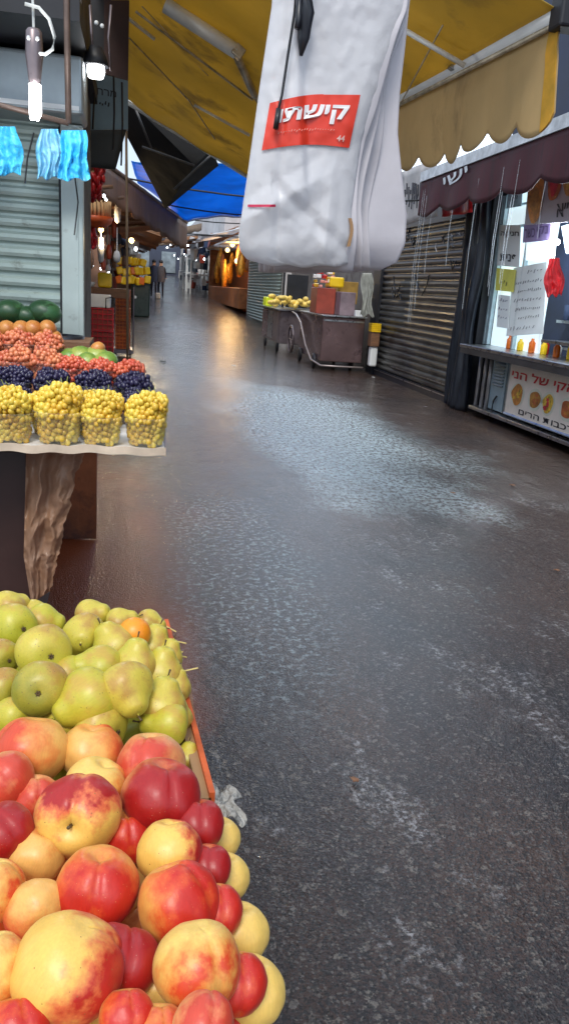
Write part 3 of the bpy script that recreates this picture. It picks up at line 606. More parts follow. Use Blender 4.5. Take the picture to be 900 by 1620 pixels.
# hanging grey banner and red cloth
t = thing('banner', 'grey white banner with dark brush writing over the dark shutter', 'banner', at(662, 300, 'x', 3.95))
f1 = pquad('x', 3.95, (634,272), (689,252), (690,342), (636,357)); MB().grid(lambda u, v: f1(u, v)+Vector((.02*math.sin(u*9),0,0)), 10, 8, (.006,0,0)).build('sheet', mat('banner_grey', (.36,.34,.34), .6, 0, .2, 6), t, True)
z = MB(); scribble(z, sub(f1, .15, .88, .35, .75, Vector((-.03,0,0))), 13, .012, 4); scribble(z, sub(f1, .1, .8, .2, .5, Vector((-.03,0,0))), 9, .009, 6); z.build('lettering', M['ink'], t)
z = MB(); f2 = pquad('x', 4.05, (699,312), (747,300), (748,336), (699,343)); z.grid(lambda u, v: f2(u, v*(1-.15*abs(math.sin(u*7))))+Vector((.03*math.sin(u*12),0,0)), 14, 6, (.006,0,0)); tag(z.build('red_cloth', M['red'], smooth=True), 'wet red cloth hanging over the right end of the dark shutter', 'cloth')

# ---- snack bar
XS = 4.36
sb = thing('snack_bar', 'snack bar counter on the right with lit menu panels and a picture sign', 'food stall', (XS, 8.5, 0))
def panel(name, ax, val, c4, mt, parent=sb, th=(.02,0,0), off=(0,0,0)):
    f_ = pquad(ax, val, *c4, off=Vector(off)); MB().grid(f_, 1, 1, th).build(name, mt, parent); return f_
yN = 4.6
# body below counter
zc = at(757, 546, 'x', XS).z
z = MB(); z.bx(XS+.06, XS+.7, yN, at(772,600,'x',XS).y, .13, zc-.03); z.build('body', M['dark'], sb)
z = MB(); z.bx(XS-.10, XS+.72, yN, 9.42, .085, .128); bevel(z.build('base_ledge', M['steel'], sb), .006)
z = MB(); z.bx(XS-.28, XS+.75, yN, 9.52, zc-.03, zc+.012); bevel(z.build('counter_top', M['steel'], sb), .008)
z = MB(); z.bx(XS-.275, XS-.22, yN, 9.50, zc-.10, zc-.031); z.build('counter_edge', mat('edge_dark', (.07,.07,.08), .35, .5), sb)
z = MB()
for xx in (758, 767, 775):
    p = at(xx, 600, 'x', XS); z.tube([Vector((XS-.01, p.y, .13)), Vector((XS-.01, p.y, zc-.032))], .026, 10)
z.build('post', mat('post_grey', (.33,.32,.33), .35, .5), sb, True)
ya, yb = at(777, 600, 'x', XS).y, at(800, 600, 'x', XS).y
z = MB(); z.bx(XS, XS+.05, yb, ya, .15, zc-.10); z.build('side_panel', mat('panel_paleblue', (.27,.36,.42), .4, .2, .15, 4), sb)
z = MB()
for i in range(8): z.box((XS-.008, (ya+yb)/2, zc-.16-i*.038), (.016, (ya-yb)*.72, .018), Matrix.Rotation(.4, 3, 'Y'))
z.build('vent', mat('vent', (.10,.15,.19), .4, .3), sb)
z = MB(); pa = [at(*q_, 'x', XS-.02) for q_ in ((785,627),(780,634),(777,648),(779,655))]; z.tube(pa, .012, 6); z.build('hook', M['dark'], sb, True)
# front picture sign
sg = thing('menu_sign', 'white counter sign with red Hebrew lettering and pictures of sandwiches', 'sign', at(850, 620, 'x', XS-.03))
yl = at(804, 600, 'x', XS-.03).y
zt_, zb_ = zc-.115, .17
fs = lambda u, v: Vector((XS-.03, yl-3.6*u, zb_+(zt_-zb_)*v))
MB().grid(fs, 1, 1, (.028,0,0)).build('board', mat('board_cream', (.78,.70,.64), .45, 0, .08, 5), sg)
z = MB()
for a, b2 in ((fs(0,0),fs(1,0)), (fs(0,1),fs(1,1)), (fs(0,0),fs(0,1))): z.tube([a, b2], .016, 6)
z.build('frame', M['steel'], sg)
of = Vector((-.004,0,0))
z = MB(); write(z, he('השווארמה העיראקי של הני'), sub(fs, .02, .98, .66, .88, of), .02); z.build('lettering', M['ink_red'], sg)
z = MB(); write(z, he('משלוחים תל אביב מרכבות הרים'), sub(fs, .10, .98, .07, .19, of), .01); z.build('lettering', M['ink'], sg)
q = random.Random(2)
FOOD = [mat('food_bun', (.50,.20,.04), .5, 0, .5, 12), mat('food_meat', (.22,.07,.02), .5, 0, .6, 14, col2=(.6,.3,.06)), mat('food_fries', (.62,.40,.05), .5, 0, .5, 16, stain=((.10,.06,.02), 18, .55)), mat('food_kebab', (.45,.12,.04), .5, 0, .4, 12), mat('food_red', (.55,.03,.05), .5, 0, .4, 12)]
M['plate'] = mat('plate', (.66,.66,.58), .5, 0, .1, 6)
def disc(mb, fn, uc, vc, ru, rv, off, wob=.12, seed=0):
    qq = random.Random(seed); ph = qq.random()*6; ctr = fn(uc, vc)+off
    ring = [fn(uc+ru*math.cos(a)*(1+wob*math.sin(3*a+ph)), vc+rv*math.sin(a)*(1+wob*math.sin(2*a+ph)))+off for a in [k/20*6.283 for k in range(20)]]
    mb.add([ctr]+ring, [(0, 1+k, 1+(k+1)%20) for k in range(20)])
for i, (uc, ru) in enumerate(((.075,.042),(.19,.038),(.27,.034),(.38,.040),(.50,.044),(.63,.04),(.76,.04),(.88,.04))):
    z = MB(); disc(z, fs, uc, .42, ru*1.15, .215, Vector((-.003,0,0)), .04, i); z.build('plate_picture', M['plate'], sg)
    z = MB(); disc(z, fs, uc, .42, ru*.88, .165 if i else .19, Vector((-.0055,0,0)), .12, i); z.build('food_picture', FOOD[i%5], sg)
    z = MB()
    for k in range(5): disc(z, fs, uc+q.uniform(-.5,.5)*ru, .42+q.uniform(-.09,.09), ru*.22, .035, Vector((-.008-.0002*k,0,0)), .3, k+i)
    z.build('food_picture', FOOD[(i+2)%5], sg)

# lit window side of the snack bar
XP = 4.50
z = MB(); yw0, yw1 = at(786, 450, 'x', XP).y, at(862, 450, 'x', XP).y
z.bx(XP+.02, XP+.06, yw1, yw0, zc+.013, 2.72); z.build('lit_panel', M['white_glow'], sb)
z = MB()
for xx in (786, 791, 833):
    p = at(xx, 400, 'x', XP); z.bx(XP-.03, XP+.019, p.y-.02, p.y+.02, zc+.013, 2.70)
z.bx(XP-.02, XP+.019, yw1, yw0, 2.30, 2.33); z.bx(XP-.021, XP+.018, yw1, yw0, 2.55, 2.575); bevel(z.build('window_frame', mat('frame_paleblue', (.42,.53,.58), .35, .3), sb), .004)
z = MB(); z.bx(XP+.4, XP+.42, yN, yw1, 0, 2.9); z.build('back_wall', mat('interior', (.02,.02,.035), .6, 0, .5, 3), sb)
z = MB(); z.bx(XP+.12, XP+.395, yN, yw1-.15, 1.25, 1.28); z.bx(XP+.12, XP+.395, yN, yw1-.25, .97, .99); z.build('shelf', M['steel'], sb)
def poster(label, c4, mt, lines, cat='sign', val=XP-.05, name='poster', group=None, ink='ink', extra=None):
    t_ = thing(name, label, cat, at(*c4[3], 'x', val), group); f_ = pquad('x', val, *c4)
    MB().grid(f_, 1, 1, (.006,0,0)).build('sheet', mt, t_)
    z_ = MB()
    for body, (u0_, u1_, v0_, v1_) in lines:
        if isinstance(body, int): scribble(z_, sub(f_, u0_, u1_, v0_, v1_, Vector((-.007,0,0))), body, .004, len(lines)+body)
        else: write(z_, he(body), sub(f_, u0_, u1_, v0_, v1_, Vector((-.006,0,0))), .015)
    if z_.v: z_.build('lettering', M[ink], t_)
    return t_, f_
poster('white paper notice with black Hebrew words at the snack bar window', [(790,356),(823,356),(820,423),(785,420)], M['paper'], [('חניקה',(.1,.95,.70,.84)),('פנית',(.15,.9,.12,.30))])
poster('yellow green paper note below the white notice', [(785,424),(815,427),(811,462),(783,459)], M['paper_yellow'], [(3,(.3,.7,.2,.5))])
poster('tall white handwritten menu beside the serving hatch', [(812,424),(864,414),(858,528),(800,532)], M['paper'], [(5,(.45,.92,.86,.94)),(11,(.12,.92,.73,.79)),(12,(.22,.92,.61,.67)),(10,(.12,.92,.48,.54)),(13,(.2,.92,.35,.41)),(9,(.3,.92,.22,.28)),(8,(.1,.8,.08,.14))], val=XP-.03, ink='ink_grey')
poster('white notice with dark heading low on the lit window by the frame', [(788,466),(806,468),(803,520),(785,517)], M['paper'], [(5,(.1,.9,.76,.90)),(4,(.1,.9,.5,.65)),(4,(.1,.9,.25,.4))], val=XP-.045, ink='purple_d')
poster('small pale blue notice high on the lit window', [(803,300),(826,296),(824,326),(800,330)], mat('notice_blue', (.45,.62,.70), .5), [(4,(.2,.8,.3,.7))], val=XP-.05)
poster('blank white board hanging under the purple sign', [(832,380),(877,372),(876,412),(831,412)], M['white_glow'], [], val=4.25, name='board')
poster('small purple sign with dark lettering under the picture banner', [(828,356),(871,350),(870,380),(826,384)], M['purple'], [('נקי',(.52,.92,.2,.8)),('כשר',(.06,.46,.25,.75))], val=4.2, name='small_sign', ink='purple_d')
t_, f_ = poster('picture banner of filled bread and meat above the snack bar', [(838,262),(915,235),(915,350),(829,356)], mat('banner_lilac', (.36,.34,.40), .5, 0, .1, 4), [('ת״א',(.62,.98,.08,.28))], val=4.15, name='picture_banner')
for i, (uc, vc, ru, rv) in enumerate(((.20,.44,.17,.40),(.56,.62,.14,.30),(.84,.66,.13,.28))):
    z = MB(); disc(z, f_, uc, vc, ru, rv, Vector((-.008,0,0)), .10, i+20); z.build('food_picture', FOOD[(i*3)%5], t_)
    z = MB(); disc(z, f_, uc, vc-.05, ru*.6, rv*.55, Vector((-.011,0,0)), .2, i+30); z.build('food_picture', FOOD[(i*3+1)%5], t_)
hung_bag('plastic_bag', 'pinkish red plastic bag hanging at the serving hatch', 862, 890, 408, 468, 7.0, mat('bag_pink', (.75,.10,.12), .35, transl=.4), .7)
z = MB(); z.ball(at(881, 383, 'x', 4.4), .03, 12, 8); sbl = tag(z.build('bulb', M['bulb'], smooth=True), 'small round lit bulb inside the serving hatch', 'lamp')
li = bpy.data.lights.new('hatch_lamp', 'POINT'); li.energy = 45; li.color = (.85,.95,1); li.shadow_soft_size = .05; lo = bpy.data.objects.new('hatch_lamp', li); COL.objects.link(lo); lo.location = at(878, 383, 'x', 4.2); lo.parent = sbl
poster('white and blue packet hanging in the serving hatch', [(887,358),(910,352),(912,398),(895,402)], mat('packet', (.55,.62,.68), .4), [(4,(.2,.8,.3,.6))], name='packet', cat='packet', val=4.4)
# counter items
z = MB(); c = at(822, 535, 'z', zc+.03); z.box(c+Vector((0,0,.05)), (.16,.20,.13)); z.box(c+Vector((0,-.02,.13)), (.18,.24,.02)); 
for k in range(2): z.tube([c+Vector((0,.05-.1*k,.14)), c+Vector((.05,.08-.1*k,.50)), c+Vector((.12,.02-.1*k,.95))], .006, 5)
tag(bevel(z.build('card_reader', M['dark']), .01), 'black box with two wires on the snack bar counter', 'device')
q = random.Random(9)
for i, (xx, mk, lb) in enumerate(((846,'yellow_plastic','yellow snack packet at the left of the bright packets on the counter'),(858,'purple_pack','lilac snack packet second along the counter'),(870,'pink_pack','pink snack packet in the middle of the counter row'),(884,'orange','orange snack packet near the right edge of the counter'),(897,'red','red snack packet at the frame edge on the counter'))):
    if mk not in M: M[mk] = mat(mk, (.45,.14,.5) if mk[1] == 'u' else (.75,.35,.45), .3)
    c = at(xx, 548, 'z', zc+.02); z = MB()
    z.grid(lambda u, v: c+Vector((.10*(u-.5), .16*(v-.5), .02+.055*math.sin(math.pi*u)*math.sin(math.pi*v)+.008*math.sin(u*20+v*14))), 10, 10, (0,0,-.015)); tag(z.build('snack_packet', M[mk], smooth=True), lb, 'packet', 'packets on the snack bar counter')
q = random.Random(19)
for i in range(16):
    y = 7.0+i*.14; x = XS+.12+.1*(i%2); k_ = ['yellow','red','orange','white'][i%4]; z = MB(); h_ = q.uniform(.12,.24); z.lathe((x, y, zc+.013), [(0,0),(.035,0),(.037,.01),(.037,h_*.7),(.018,h_*.85),(.018,h_),(0,h_)], 12)
    tag(z.build('sauce_bottle', [M['yellow_plastic'],M['red'],M['orange'],M['white_paint']][i%4], smooth=True), k_+' sauce bottle in the row at the back of the snack bar counter', 'bottle', k_+' sauce bottles on the counter')
for i in range(9):
    y = 6.6+i*.2; z = MB(); h_ = q.uniform(.15,.3); z.lathe((XP+.25, y, 1.281), [(0,0),(.05,0),(.05,h_),(0,h_)], 10); tag(z.build('jar', [M['steel'],M['white_paint'],M['cloth_blue']][i%3], smooth=True), ['steel','white','dark blue'][i%3]+' jar on the shelf inside the snack bar', 'jar', 'jars on the inner shelf')
z = MB(); z.bx(XS-.05, XS+.3, 6.0, at(868,500,'x',XS).y, zc+.16, zc+.19); z.bx(XS+.28, XS+.30, 6.0, at(868,500,'x',XS).y, zc+.013, zc+.159); tag(z.build('glass_shelf', M['steel']), 'thin steel shelf standing on the snack bar counter', 'shelf')

# ---- carts in front of the shutter's far end
ct = thing('steel_cart', 'brown grey steel cart with a curved pale bumper beside the dark shutter', 'cart', (3.8, 15, 0))
cx0, cx1, cy0, cy1 = 3.38, 4.18, 14.2, 16.2
z = MB(); z.bx(cx0, cx1, cy0, cy1, .17, .98); bevel(z.build('body', M['cart_steel'], ct), .015)
z = MB(); z.bx(cx0-.03, cx1+.03, cy0-.04, cy1+.04, .981, 1.01); bevel(z.build('worktop', M['steel'], ct), .006)
z = MB(); z.bx(cx0+.02, cx1-.02, cy0-.005, cy0-.001, .9, .93); z.build('trim', M['steel'], ct)
z = MB(); z.tube([(cx0-.02,17.0,.95),(cx0-.10,16.2,.93),(cx0-.12,15.6,.80),(cx0-.10,15.1,.40),(cx0-.08,14.6,.16),(cx0,14.12,.10),(cx0+.3,14.08,.10),(cx1,14.08,.10)], .017, 8); z.build('bumper', mat('bumper_pale', (.36,.31,.30), .35, .4), ct, True)
for yy in (14.6, 15.9):
    for xx in (cx0-.03, cx1-.1):
        z = MB(); z.lathe((xx, yy, .14), [(0,-.03),(.10,-.03),(.14,-.02),(.14,.02),(.10,.03),(0,.03)], 18, Matrix.Rotation(R(90), 3, 'Y')); z.build('wheel', M['dark'], ct, True)
z = MB(); z.lathe((cx0-.04, 16.9, .38), [(.27,-.02),(.30,-.02),(.30,.02),(.27,.02),(.27,-.02)], 26, Matrix.Rotation(R(90), 3, 'Y'))
for k in range(8): a = k*.785; z.tube([(cx0-.04,16.9,.38),(cx0-.04,16.9+.28*math.cos(a),.38+.28*math.sin(a))], .008, 5)
z.build('wheel', M['steel_dull'], ct, True)
def bxthing(name, label, cat, x0, x1, y0, y1, z0, z1, mt, group=None, bw=.01):
    z_ = MB(); z_.bx(x0, x1, y0, y1, z0, z1); return tag(bevel(z_.build(name, mt), bw), label, cat, group)
def crate(name, label, x0, x1, y0, y1, z0, z1, mt, group=None, cat='crate', inner=None):
    t_ = thing(name, label, cat, ((x0+x1)/2,(y0+y1)/2,z0), group); z_ = MB(); w_ = .012
    n_r = 4
    for k in range(n_r+1):
        h_ = z0+(z1-z0-.02)*k/n_r
        z_.bx(x0, x1, y0, y0+w_, h_, h_+.016); z_.bx(x0, x1, y1-w_, y1, h_, h_+.016); z_.bx(x0, x0+w_, y0+w_, y1-w_, h_, h_+.016); z_.bx(x1-w_, x1, y0+w_, y1-w_, h_, h_+.016)
    nx = max(4, int((x1-x0)/.07)); ny = max(3, int((y1-y0)/.07))
    for k in range(nx+1):
        x_ = x0+.003+(x1-x0-.02)*k/nx
        for yy in (y0+.002, y1-w_+.002): z_.bx(x_, x_+.014, yy, yy+.008, z0+.001, z1-.006)
    for k in range(1, ny):
        y_ = y0+(y1-y0)*k/ny
        for xx in (x0+.002, x1-w_+.002): z_.bx(xx, xx+.008, y_, y_+.014, z0+.001, z1-.006)
    z_.bx(x0+.013, x1-.013, y0+.013, y1-.013, z0+.004, z0+.012); z_.build('body', mt, t_)
    if inner:
        z_ = MB(); z_.bx(x0+.02, x1-.02, y0+.02, y1-.02, z0+.014, z1-.03); z_.build('contents', inner, t_)
    return t_
M['redbrown'] = mat('redbrown', (.28,.045,.025), .45, 0, .3, 5)
wt = 1.012
bxthing('storage_box', 'tall red brown box standing on the steel cart', 'box', 3.36, 3.72, 14.75, 15.3, wt, wt+.47, M['redbrown'])
bxthing('storage_box', 'mauve grey box beside the red brown box on the cart', 'box', 3.73, 4.02, 14.4, 15.2, wt, wt+.42, mat('mauve', (.20,.15,.17), .5))
bxthing('napkin_box', 'small white box on the right end of the steel cart', 'box', 4.0, 4.14, 14.25, 14.36, wt, wt+.11, M['white_paint'])
bxthing('food_tub', 'bright yellow tub on top of the cart boxes', 'tub', 3.60, 3.88, 14.8, 15.2, wt+.49, wt+.68, M['yellow_plastic'], bw=.03)
bxthing('cardboard_box', 'ochre cardboard box behind the yellow tub', 'box', 3.9, 4.3, 15.3, 15.8, wt+.2, wt+.62, mat('ochre', (.34,.20,.04), .6))
q = random.Random(21)
pk = [mat('pack_%d' % i, c_, .4, 0, .2, 8) for i, c_ in enumerate(((.8,.78,.76),(.6,.03,.04),(.8,.5,.05),(.75,.3,.25),(.1,.2,.5)))]
for i in range(22):
    x = q.uniform(3.38, 3.72); y = q.uniform(14.8, 15.3); z = MB(); k = q.uniform(.04,.075)
    z.box((x, y, wt+.475+k*.6+ (i//6)*.08), (k*1.4, k, k), Matrix.Rotation(q.random()*3, 3, 'Z') @ Matrix.Rotation(q.uniform(-.4,.4), 3, 'X'))
    tag(bevel(z.build('snack_pack', pk[i % 4]), .01), ['white snack pack heaped on the red brown box', 'red snack pack heaped on the red brown box', 'yellow snack pack heaped on the red brown box', 'salmon pink snack pack heaped on the red brown box'][i%4], 'packet', 'snack packs heaped on the cart box')
# second cart with yellow goods
c2 = thing('grey_cart', 'smaller grey cart behind the steel cart with yellow goods on top', 'cart', (3.6, 18.5, 0))
z = MB(); z.bx(3.2, 4.15, 17.6, 20.0, .22, .95); bevel(z.build('body', M['steel_dull'], c2), .02)
z = MB(); z.bx(3.12, 4.2, 17.5, 20.1, .951, .98); z.build('worktop', M['steel'], c2)
for yy in (17.9, 19.6): z = MB(); z.lathe((3.22, yy, .14), [(0,-.03),(.14,-.02),(.14,.02),(0,.03)], 16, Matrix.Rotation(R(90), 3, 'Y')); z.build('wheel', M['dark'], c2, True)
z = MB()
for k, yy in enumerate((17.7, 18.5, 19.3)): z = MB(); z.bx(3.185, 3.199, yy, yy+.7, .28, .90); z.build('side_panel', [M['steel_dull'], M['steel'], M['cart_steel']][k], c2)
ylw = mat('corn_yellow', (.78,.55,.12), .45, 0, .3, 9); 
for i in range(34):
    x = 3.2+.75*q.random(); y = 17.6+2.0*((i%17)/17); z = MB(); z.ball((x, y, 1.03+(.10 if i > 16 else 0)+.12*q.random()), (.06,.15,.06), 8, 6, rot=Matrix.Rotation(q.random()*3, 3, 'Z')); tag(z.build('corn_cob', ylw, smooth=True), 'pale yellow corn cob in the heap on the grey cart', 'food', 'corn cobs heaped on the grey cart')
z = MB(); z.bx(3.16, 3.34, 19.4, 19.9, .985, 1.2); tag(bevel(z.build('tub', mat('lime', (.6,.7,.02), .4)), .02), 'lime yellow tub on the far end of the grey cart', 'tub')
z = MB(); z.bx(3.5, 4.0, 18.6, 18.64, 1.0, 1.75); z.bx(3.4, 3.45, 18.6, 18.64, .99, 1.8); tag(z.build('price_board', M['dark']), 'dark price board standing on the grey cart', 'board')
hung_bag('plastic_bag', 'pale plastic sheet hanging on the dark post beside the cart', 571, 590, 432, 500, 13.6, mat('sheet_pale', (.45,.46,.42), .4, transl=.3), 3.3)
crate('yellow_crate', 'small yellow crate beside the steel cart at the dark post', 4.17, 4.34, 13.7, 13.9, .78, .93, M['yellow_plastic'])
bxthing('canister', 'white canister on the ground beside the cart', 'canister', 4.2, 4.34, 13.75, 13.9, .16, .52, M['white_paint'], bw=.03)
bxthing('stool', 'dark stand under the yellow crate', 'stand', 4.18, 4.34, 13.72, 13.92, .521, .779, M['wood'])

# ---- far right shops
t = thing('market_building', 'distant right shop with a pale grey roller shutter', 'building', (6, 27, gz(27)))
MB().bx(4.35, 9, 23.5, 31.4, .1, 3.4).build('wall', M['wall_pale'], t)
sm = MB()
for i in range(26):
    z0 = gz(27)+.02+i*.1; sm.add([(4.33, 31, z0), (4.33, 23.9, z0), (4.29, 23.9, z0+.05), (4.29, 31, z0+.05), (4.33, 23.9, z0+.09), (4.33, 31, z0+.09)], [(0,1,2,3),(3,2,4,5)])
sm.build('roller_shutter', M['shutter_pale'], t)
z = MB(); z.grid(lambda u, v: Vector((4.3-1.3*v, 23.5+8*u, 3.35-.5*v)), 10, 4, (0,0,.02)); tag(z.build('white_awning', M['white_tarp']), 'pale awning over the distant grey shutter', 'awning')
gs = thing('market_building', 'distant shop front glowing gold with hanging goods', 'building', (6, 38, gz(38)))
g0 = gz(36)
MB().bx(5.4, 9, 31.5, 46.9, .2, 4.2).build('wall', M['amber_box'], gs)
MB().bx(4.2, 5.39, 46.6, 46.9, g0, 4.2).build('side_wall', M['amber_box'], gs)
MB().bx(4.0, 5.39, 31.5, 46.6, 3.3, 3.4).build('canopy', M['white_tarp'], gs)
for i in range(7):
    y = 32.5+i*2.0; zz = 2.0+.5*math.sin(i*2.3)+g0
    z = MB(); z.ball((4.5, y, zz+.5), .11, 8, 6); tag(z.build('bulb', M['bulb_warm'], smooth=True), 'warm bulb glowing among the goods of the gold shop', 'lamp', 'warm bulbs in the gold shop')
for i in range(22):
    y = 32+i*.62; z = MB(); h_ = q.uniform(.5,1.3); x = q.uniform(4.15, 4.8); zt2 = q.uniform(2.2, 3.2)+.1
    z.lathe((x, y, zt2-h_), [(0,0),(.10,.03),(.14,h_*.3),(.11,h_*.7),(.05,h_*.95),(0,h_)], 10); tag(z.build('hanging_goods', M['gold'] if i%3 else M['amber_box'], smooth=True), 'golden pendant goods hung on the distant gold shop front' if i%3 else 'dark amber pendant goods hung on the distant gold shop front', 'goods', 'goods hung on the gold shop')
z = MB(); z.bx(4.05, 5.0, 31.6, 45, g0+.05, g0+.85); tag(bevel(z.build('display_counter', M['amber_box']), .03), 'red brown display counter below the gold shop goods', 'counter')
lg = bpy.data.lights.new('shop_lamp', 'POINT'); lg.energy = 120; lg.color = (1,.62,.25); lg.shadow_soft_size = .4; lo = bpy.data.objects.new('shop_lamp', lg); COL.objects.link(lo); lo.location = (4.5, 37, 2.8)
lo.parent = gs; lo.matrix_parent_inverse = gs.matrix_basis.inverted()
# racks of pale goods
for i in range(3):
    y = 47.5+i*4.2; t = thing('clothes_rack', ['nearest white tube rack of grey goods past the gold shop', 'middle white tube rack of grey goods past the gold shop', 'farthest white tube rack of grey goods past the gold shop'][i], 'rack', (4, y, gz(y)), 'racks past the gold shop'); b0 = gz(y)
    z = MB()
    for xx in (3.2, 4.6):
        for yy in (y, y+3): z.tube([(xx,yy,b0),(xx,yy,b0+2.2)], .05, 6)
    z.tube([(3.2,y,b0+2.2),(3.2,y+3,b0+2.2)], .05, 6); z.tube([(3.2,y,b0+1.1),(3.2,y+3,b0+1.1)], .05, 6); z.tube([(3.2,y,b0+1.1),(4.6,y,b0+1.1)], .05, 6); z.build('frame', M['white_paint'], t)
    for k in range(14):
        z = MB(); z.box((3.3+1.2*q.random(), y+3*q.random(), b0+q.uniform(.4,1.9)), (.3,.25,.35), Matrix.Rotation(q.random(), 3, 'Z')); z.build('garment', [M['wall_pale'], M['housing'], M['white_paint'], M['cloth_blue']][k % 4], t)
for i in range(5):
    z = MB(); y = 48+i*6; z.ball((3.0-.5*(i%2), y, 2.7+gz(y)+.3*(i%3)), .07, 8, 6); tag(z.build('bulb', M['bulb_far'], smooth=True), 'white bulb hanging far down the right side of the street', 'lamp', 'white bulbs far down the street')
t = thing('market_building', 'pale buildings lining the far right of the street', 'building', (7, 60, gz(60))); MB().bx(5.0, 12, 47, 92, .5, 6.5).build('wall', M['wall_pale'], t)
for k in range(6): z = MB(); z.bx(4.9, 4.999, 49+k*7, 53+k*7, gz(52+k*7)+.2, gz(52+k*7)+2.5); z.build('shop_opening', M['dark'], t)
for i in range(5):
    y = 33+i*9; z = MB(); z.grid(lambda u, v: Vector((5.2-2.5*v, y+7*u, 3.7+gz(y)-.85*v-.1*math.sin(math.pi*v)+.04*math.sin(u*15))), 12, 6, (0,0,.02)); tag(z.build('awning', [M['white_tarp'], M['brown_fabric']][i%2], smooth=True), ['first white awning above the gold shop','small brown awning past the gold shop','pale awning over the racks','brown awning far down the right side','last white awning far down the right side'][i], 'awning', 'awnings far down the right side')
cq = random.Random(51); CM = [M['brown_fabric'], mat('tan_canvas', (.30,.22,.16), .75, 0, .3, 1.5, transl=.35), mat('grey_canvas', (.24,.23,.25), .75, 0, .3, 1.5, transl=.35)]
for i in range(9):
    y = 34+i*6.2; x0 = -1.2+1.6*(i%2); wd = 2.6+cq.uniform(0, 1.0); zz = 3.15+gz(y)+cq.uniform(-.25,.35)+.04*i; z = MB()
    z.grid(lambda u, v: Vector((x0+wd*u, y+4.6*v, zz+.35*(u-.5)*(1 if i%2 else -1)-.15*math.sin(math.pi*u)+.05*math.sin(v*12))), 14, 6, (0,0,.02)); z.grid(lambda u, v: Vector((x0+wd*u, y-.01, zz+.35*(u-.5)*(1 if i%2 else -1)-.15*math.sin(math.pi*u)-v*(.28+.06*abs(math.sin(u*25))))), 40, 2, (0,-.01,0))
    tag(z.build('street_canopy', CM[i%3], smooth=True), 'far '+['brown','tan','grey'][i%3]+' canopy '+['over the left half','over the right half'][i%2]+' of the street, '+['nearest of its kind','just beyond the first walkers','past the gold shop','over the racks','midway to the end','in the distance','well past the racks','next to last before the end','last before the end building'][i], 'canopy', 'canopies far down the street')
t = thing('end_building', 'pale hazy buildings closing the far end of the street', 'building', (2, 95, gz(95)))
MB().bx(-8, 14, 95, 100, 1.5, 7.0).build('wall', mat('wall_far', (.055,.065,.10), .8, 0, .3, .5), t)
for k in range(6): z = MB(); z.bx(-6+k*3, -4.4+k*3, 94.9, 94.99, gz(95)+.3, gz(95)+2.6); z.build('window', M['housing'], t)

# ---- far left stalls
t = thing('market_building', 'dark shop row on the left past the pale shutter', 'building', (-2.5, 14, 0))
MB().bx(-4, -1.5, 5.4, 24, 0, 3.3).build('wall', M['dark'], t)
MB().bx(-1.49, -.75, 22.5, 22.7, gz(22), 3.2).build('partition', mat('partition', (.10,.06,.05), .7, 0, .4, 3), t)
t = thing('market_building', 'distant shop row on the left beyond the dark bin', 'building', (-2.5, 40, gz(40)))
MB().bx(-6, -1.0, 24.2, 94, .3, 4.2).build('wall', M['wall'], t)
for k in range(7): z = MB(); z.bx(-.999, -.95, 26+k*9, 32+k*9, gz(30+k*9), gz(30+k*9)+2.4); z.build('shop_opening', [M['wall_pale'], M['dark'], M['housing']][k%3], t)
for i in range(5):
    y = 24+i*12; z = MB(); z.grid(lambda u, v: Vector((-1.1+1.9*v, y+10*u, 2.95+gz(y)-.50*v+.05*math.sin(u*20))), 14, 5, (0,0,.02)); tag(z.build('awning', [M['brown_fabric'], mat('awn_grey', (.25,.22,.22), .7, transl=.3), M['white_tarp']][i%3], smooth=True), ['nearest brown awning beyond the yellow packs','grey awning second beyond the yellow packs','white awning midway down the left side','brown awning far down the left side','grey awning farthest down the left side'][i], 'awning', 'awnings far down the left side')
# red crate stack (3 high), orange crate stack on trolley
c0 = at(158, 500, 'y', 12); x0, x1 = at(138, 500, 'y', 12).x, at(180, 500, 'y', 12).x
zt3 = at(158, 487, 'y', 12).z
for k in range(3): crate('red_crate', ['bottom red lattice crate of the stack by the pillar','middle red lattice crate of the stack by the pillar','top red lattice crate of the stack by the pillar'][k], x0, x1, 12, 12.5, zt3*k/3+.002, zt3*(k+1)/3, M['red'], 'red crates stacked by the pillar', inner=M['redbrown'])
x0, x1 = at(183, 500, 'y', 14.6).x, at(207, 500, 'y', 14.6).x; zt4 = at(195, 458, 'y', 14.6).z
for k in range(4): crate('orange_crate', ['bottom orange crate of the stack on the trolley','second orange crate from the bottom on the trolley','third orange crate from the bottom on the trolley','top orange crate of the stack on the trolley'][k], x0, x1, 14.6, 15.1, .17+(zt4-.17)*k/4+.002, .17+(zt4-.17)*(k+1)/4, M['orange'], 'orange crates stacked on the trolley', inner=mat('orange_in_%d' % k, (.5,.08,.01), .5))
z = MB(); z.bx(x0-.05, x1+.06, 14.5, 15.2, .10, .165); z.tube([(x1+.05,14.52,.12),(x1+.05,14.52,zt4+.05)], .014, 6)
for xx in (x0, x1):
    for yy in (14.6, 15.1): z.lathe((xx, yy, .05), [(0,-.02),(.05,-.02),(.05,.02),(0,.02)], 12, Matrix.Rotation(R(90), 3, 'Y'))
tag(z.build('trolley', M['steel_dull']), 'low steel trolley under the orange crates', 'trolley')
x0, x1 = at(138, 480, 'y', 12.3).x, at(182, 480, 'y', 12.3).x; zz = at(158, 486, 'y', 12.3).z
bxthing('foam_box', 'white foam box on top of the red crates', 'box', x0+.02, x1-.06, 12.05, 12.45, zt3+.003, at(158,466,'y',12.05).z, M['white_paint'])
z = MB(); pp = [at(*q_, 'y', 12.0) for q_ in ((168,488),(168,472),(180,470))]; z.tube(pp, .01, 6); tag(z.build('pipe', M['dark'], smooth=True), 'thin dark bent handle beside the foam box', 'handle')
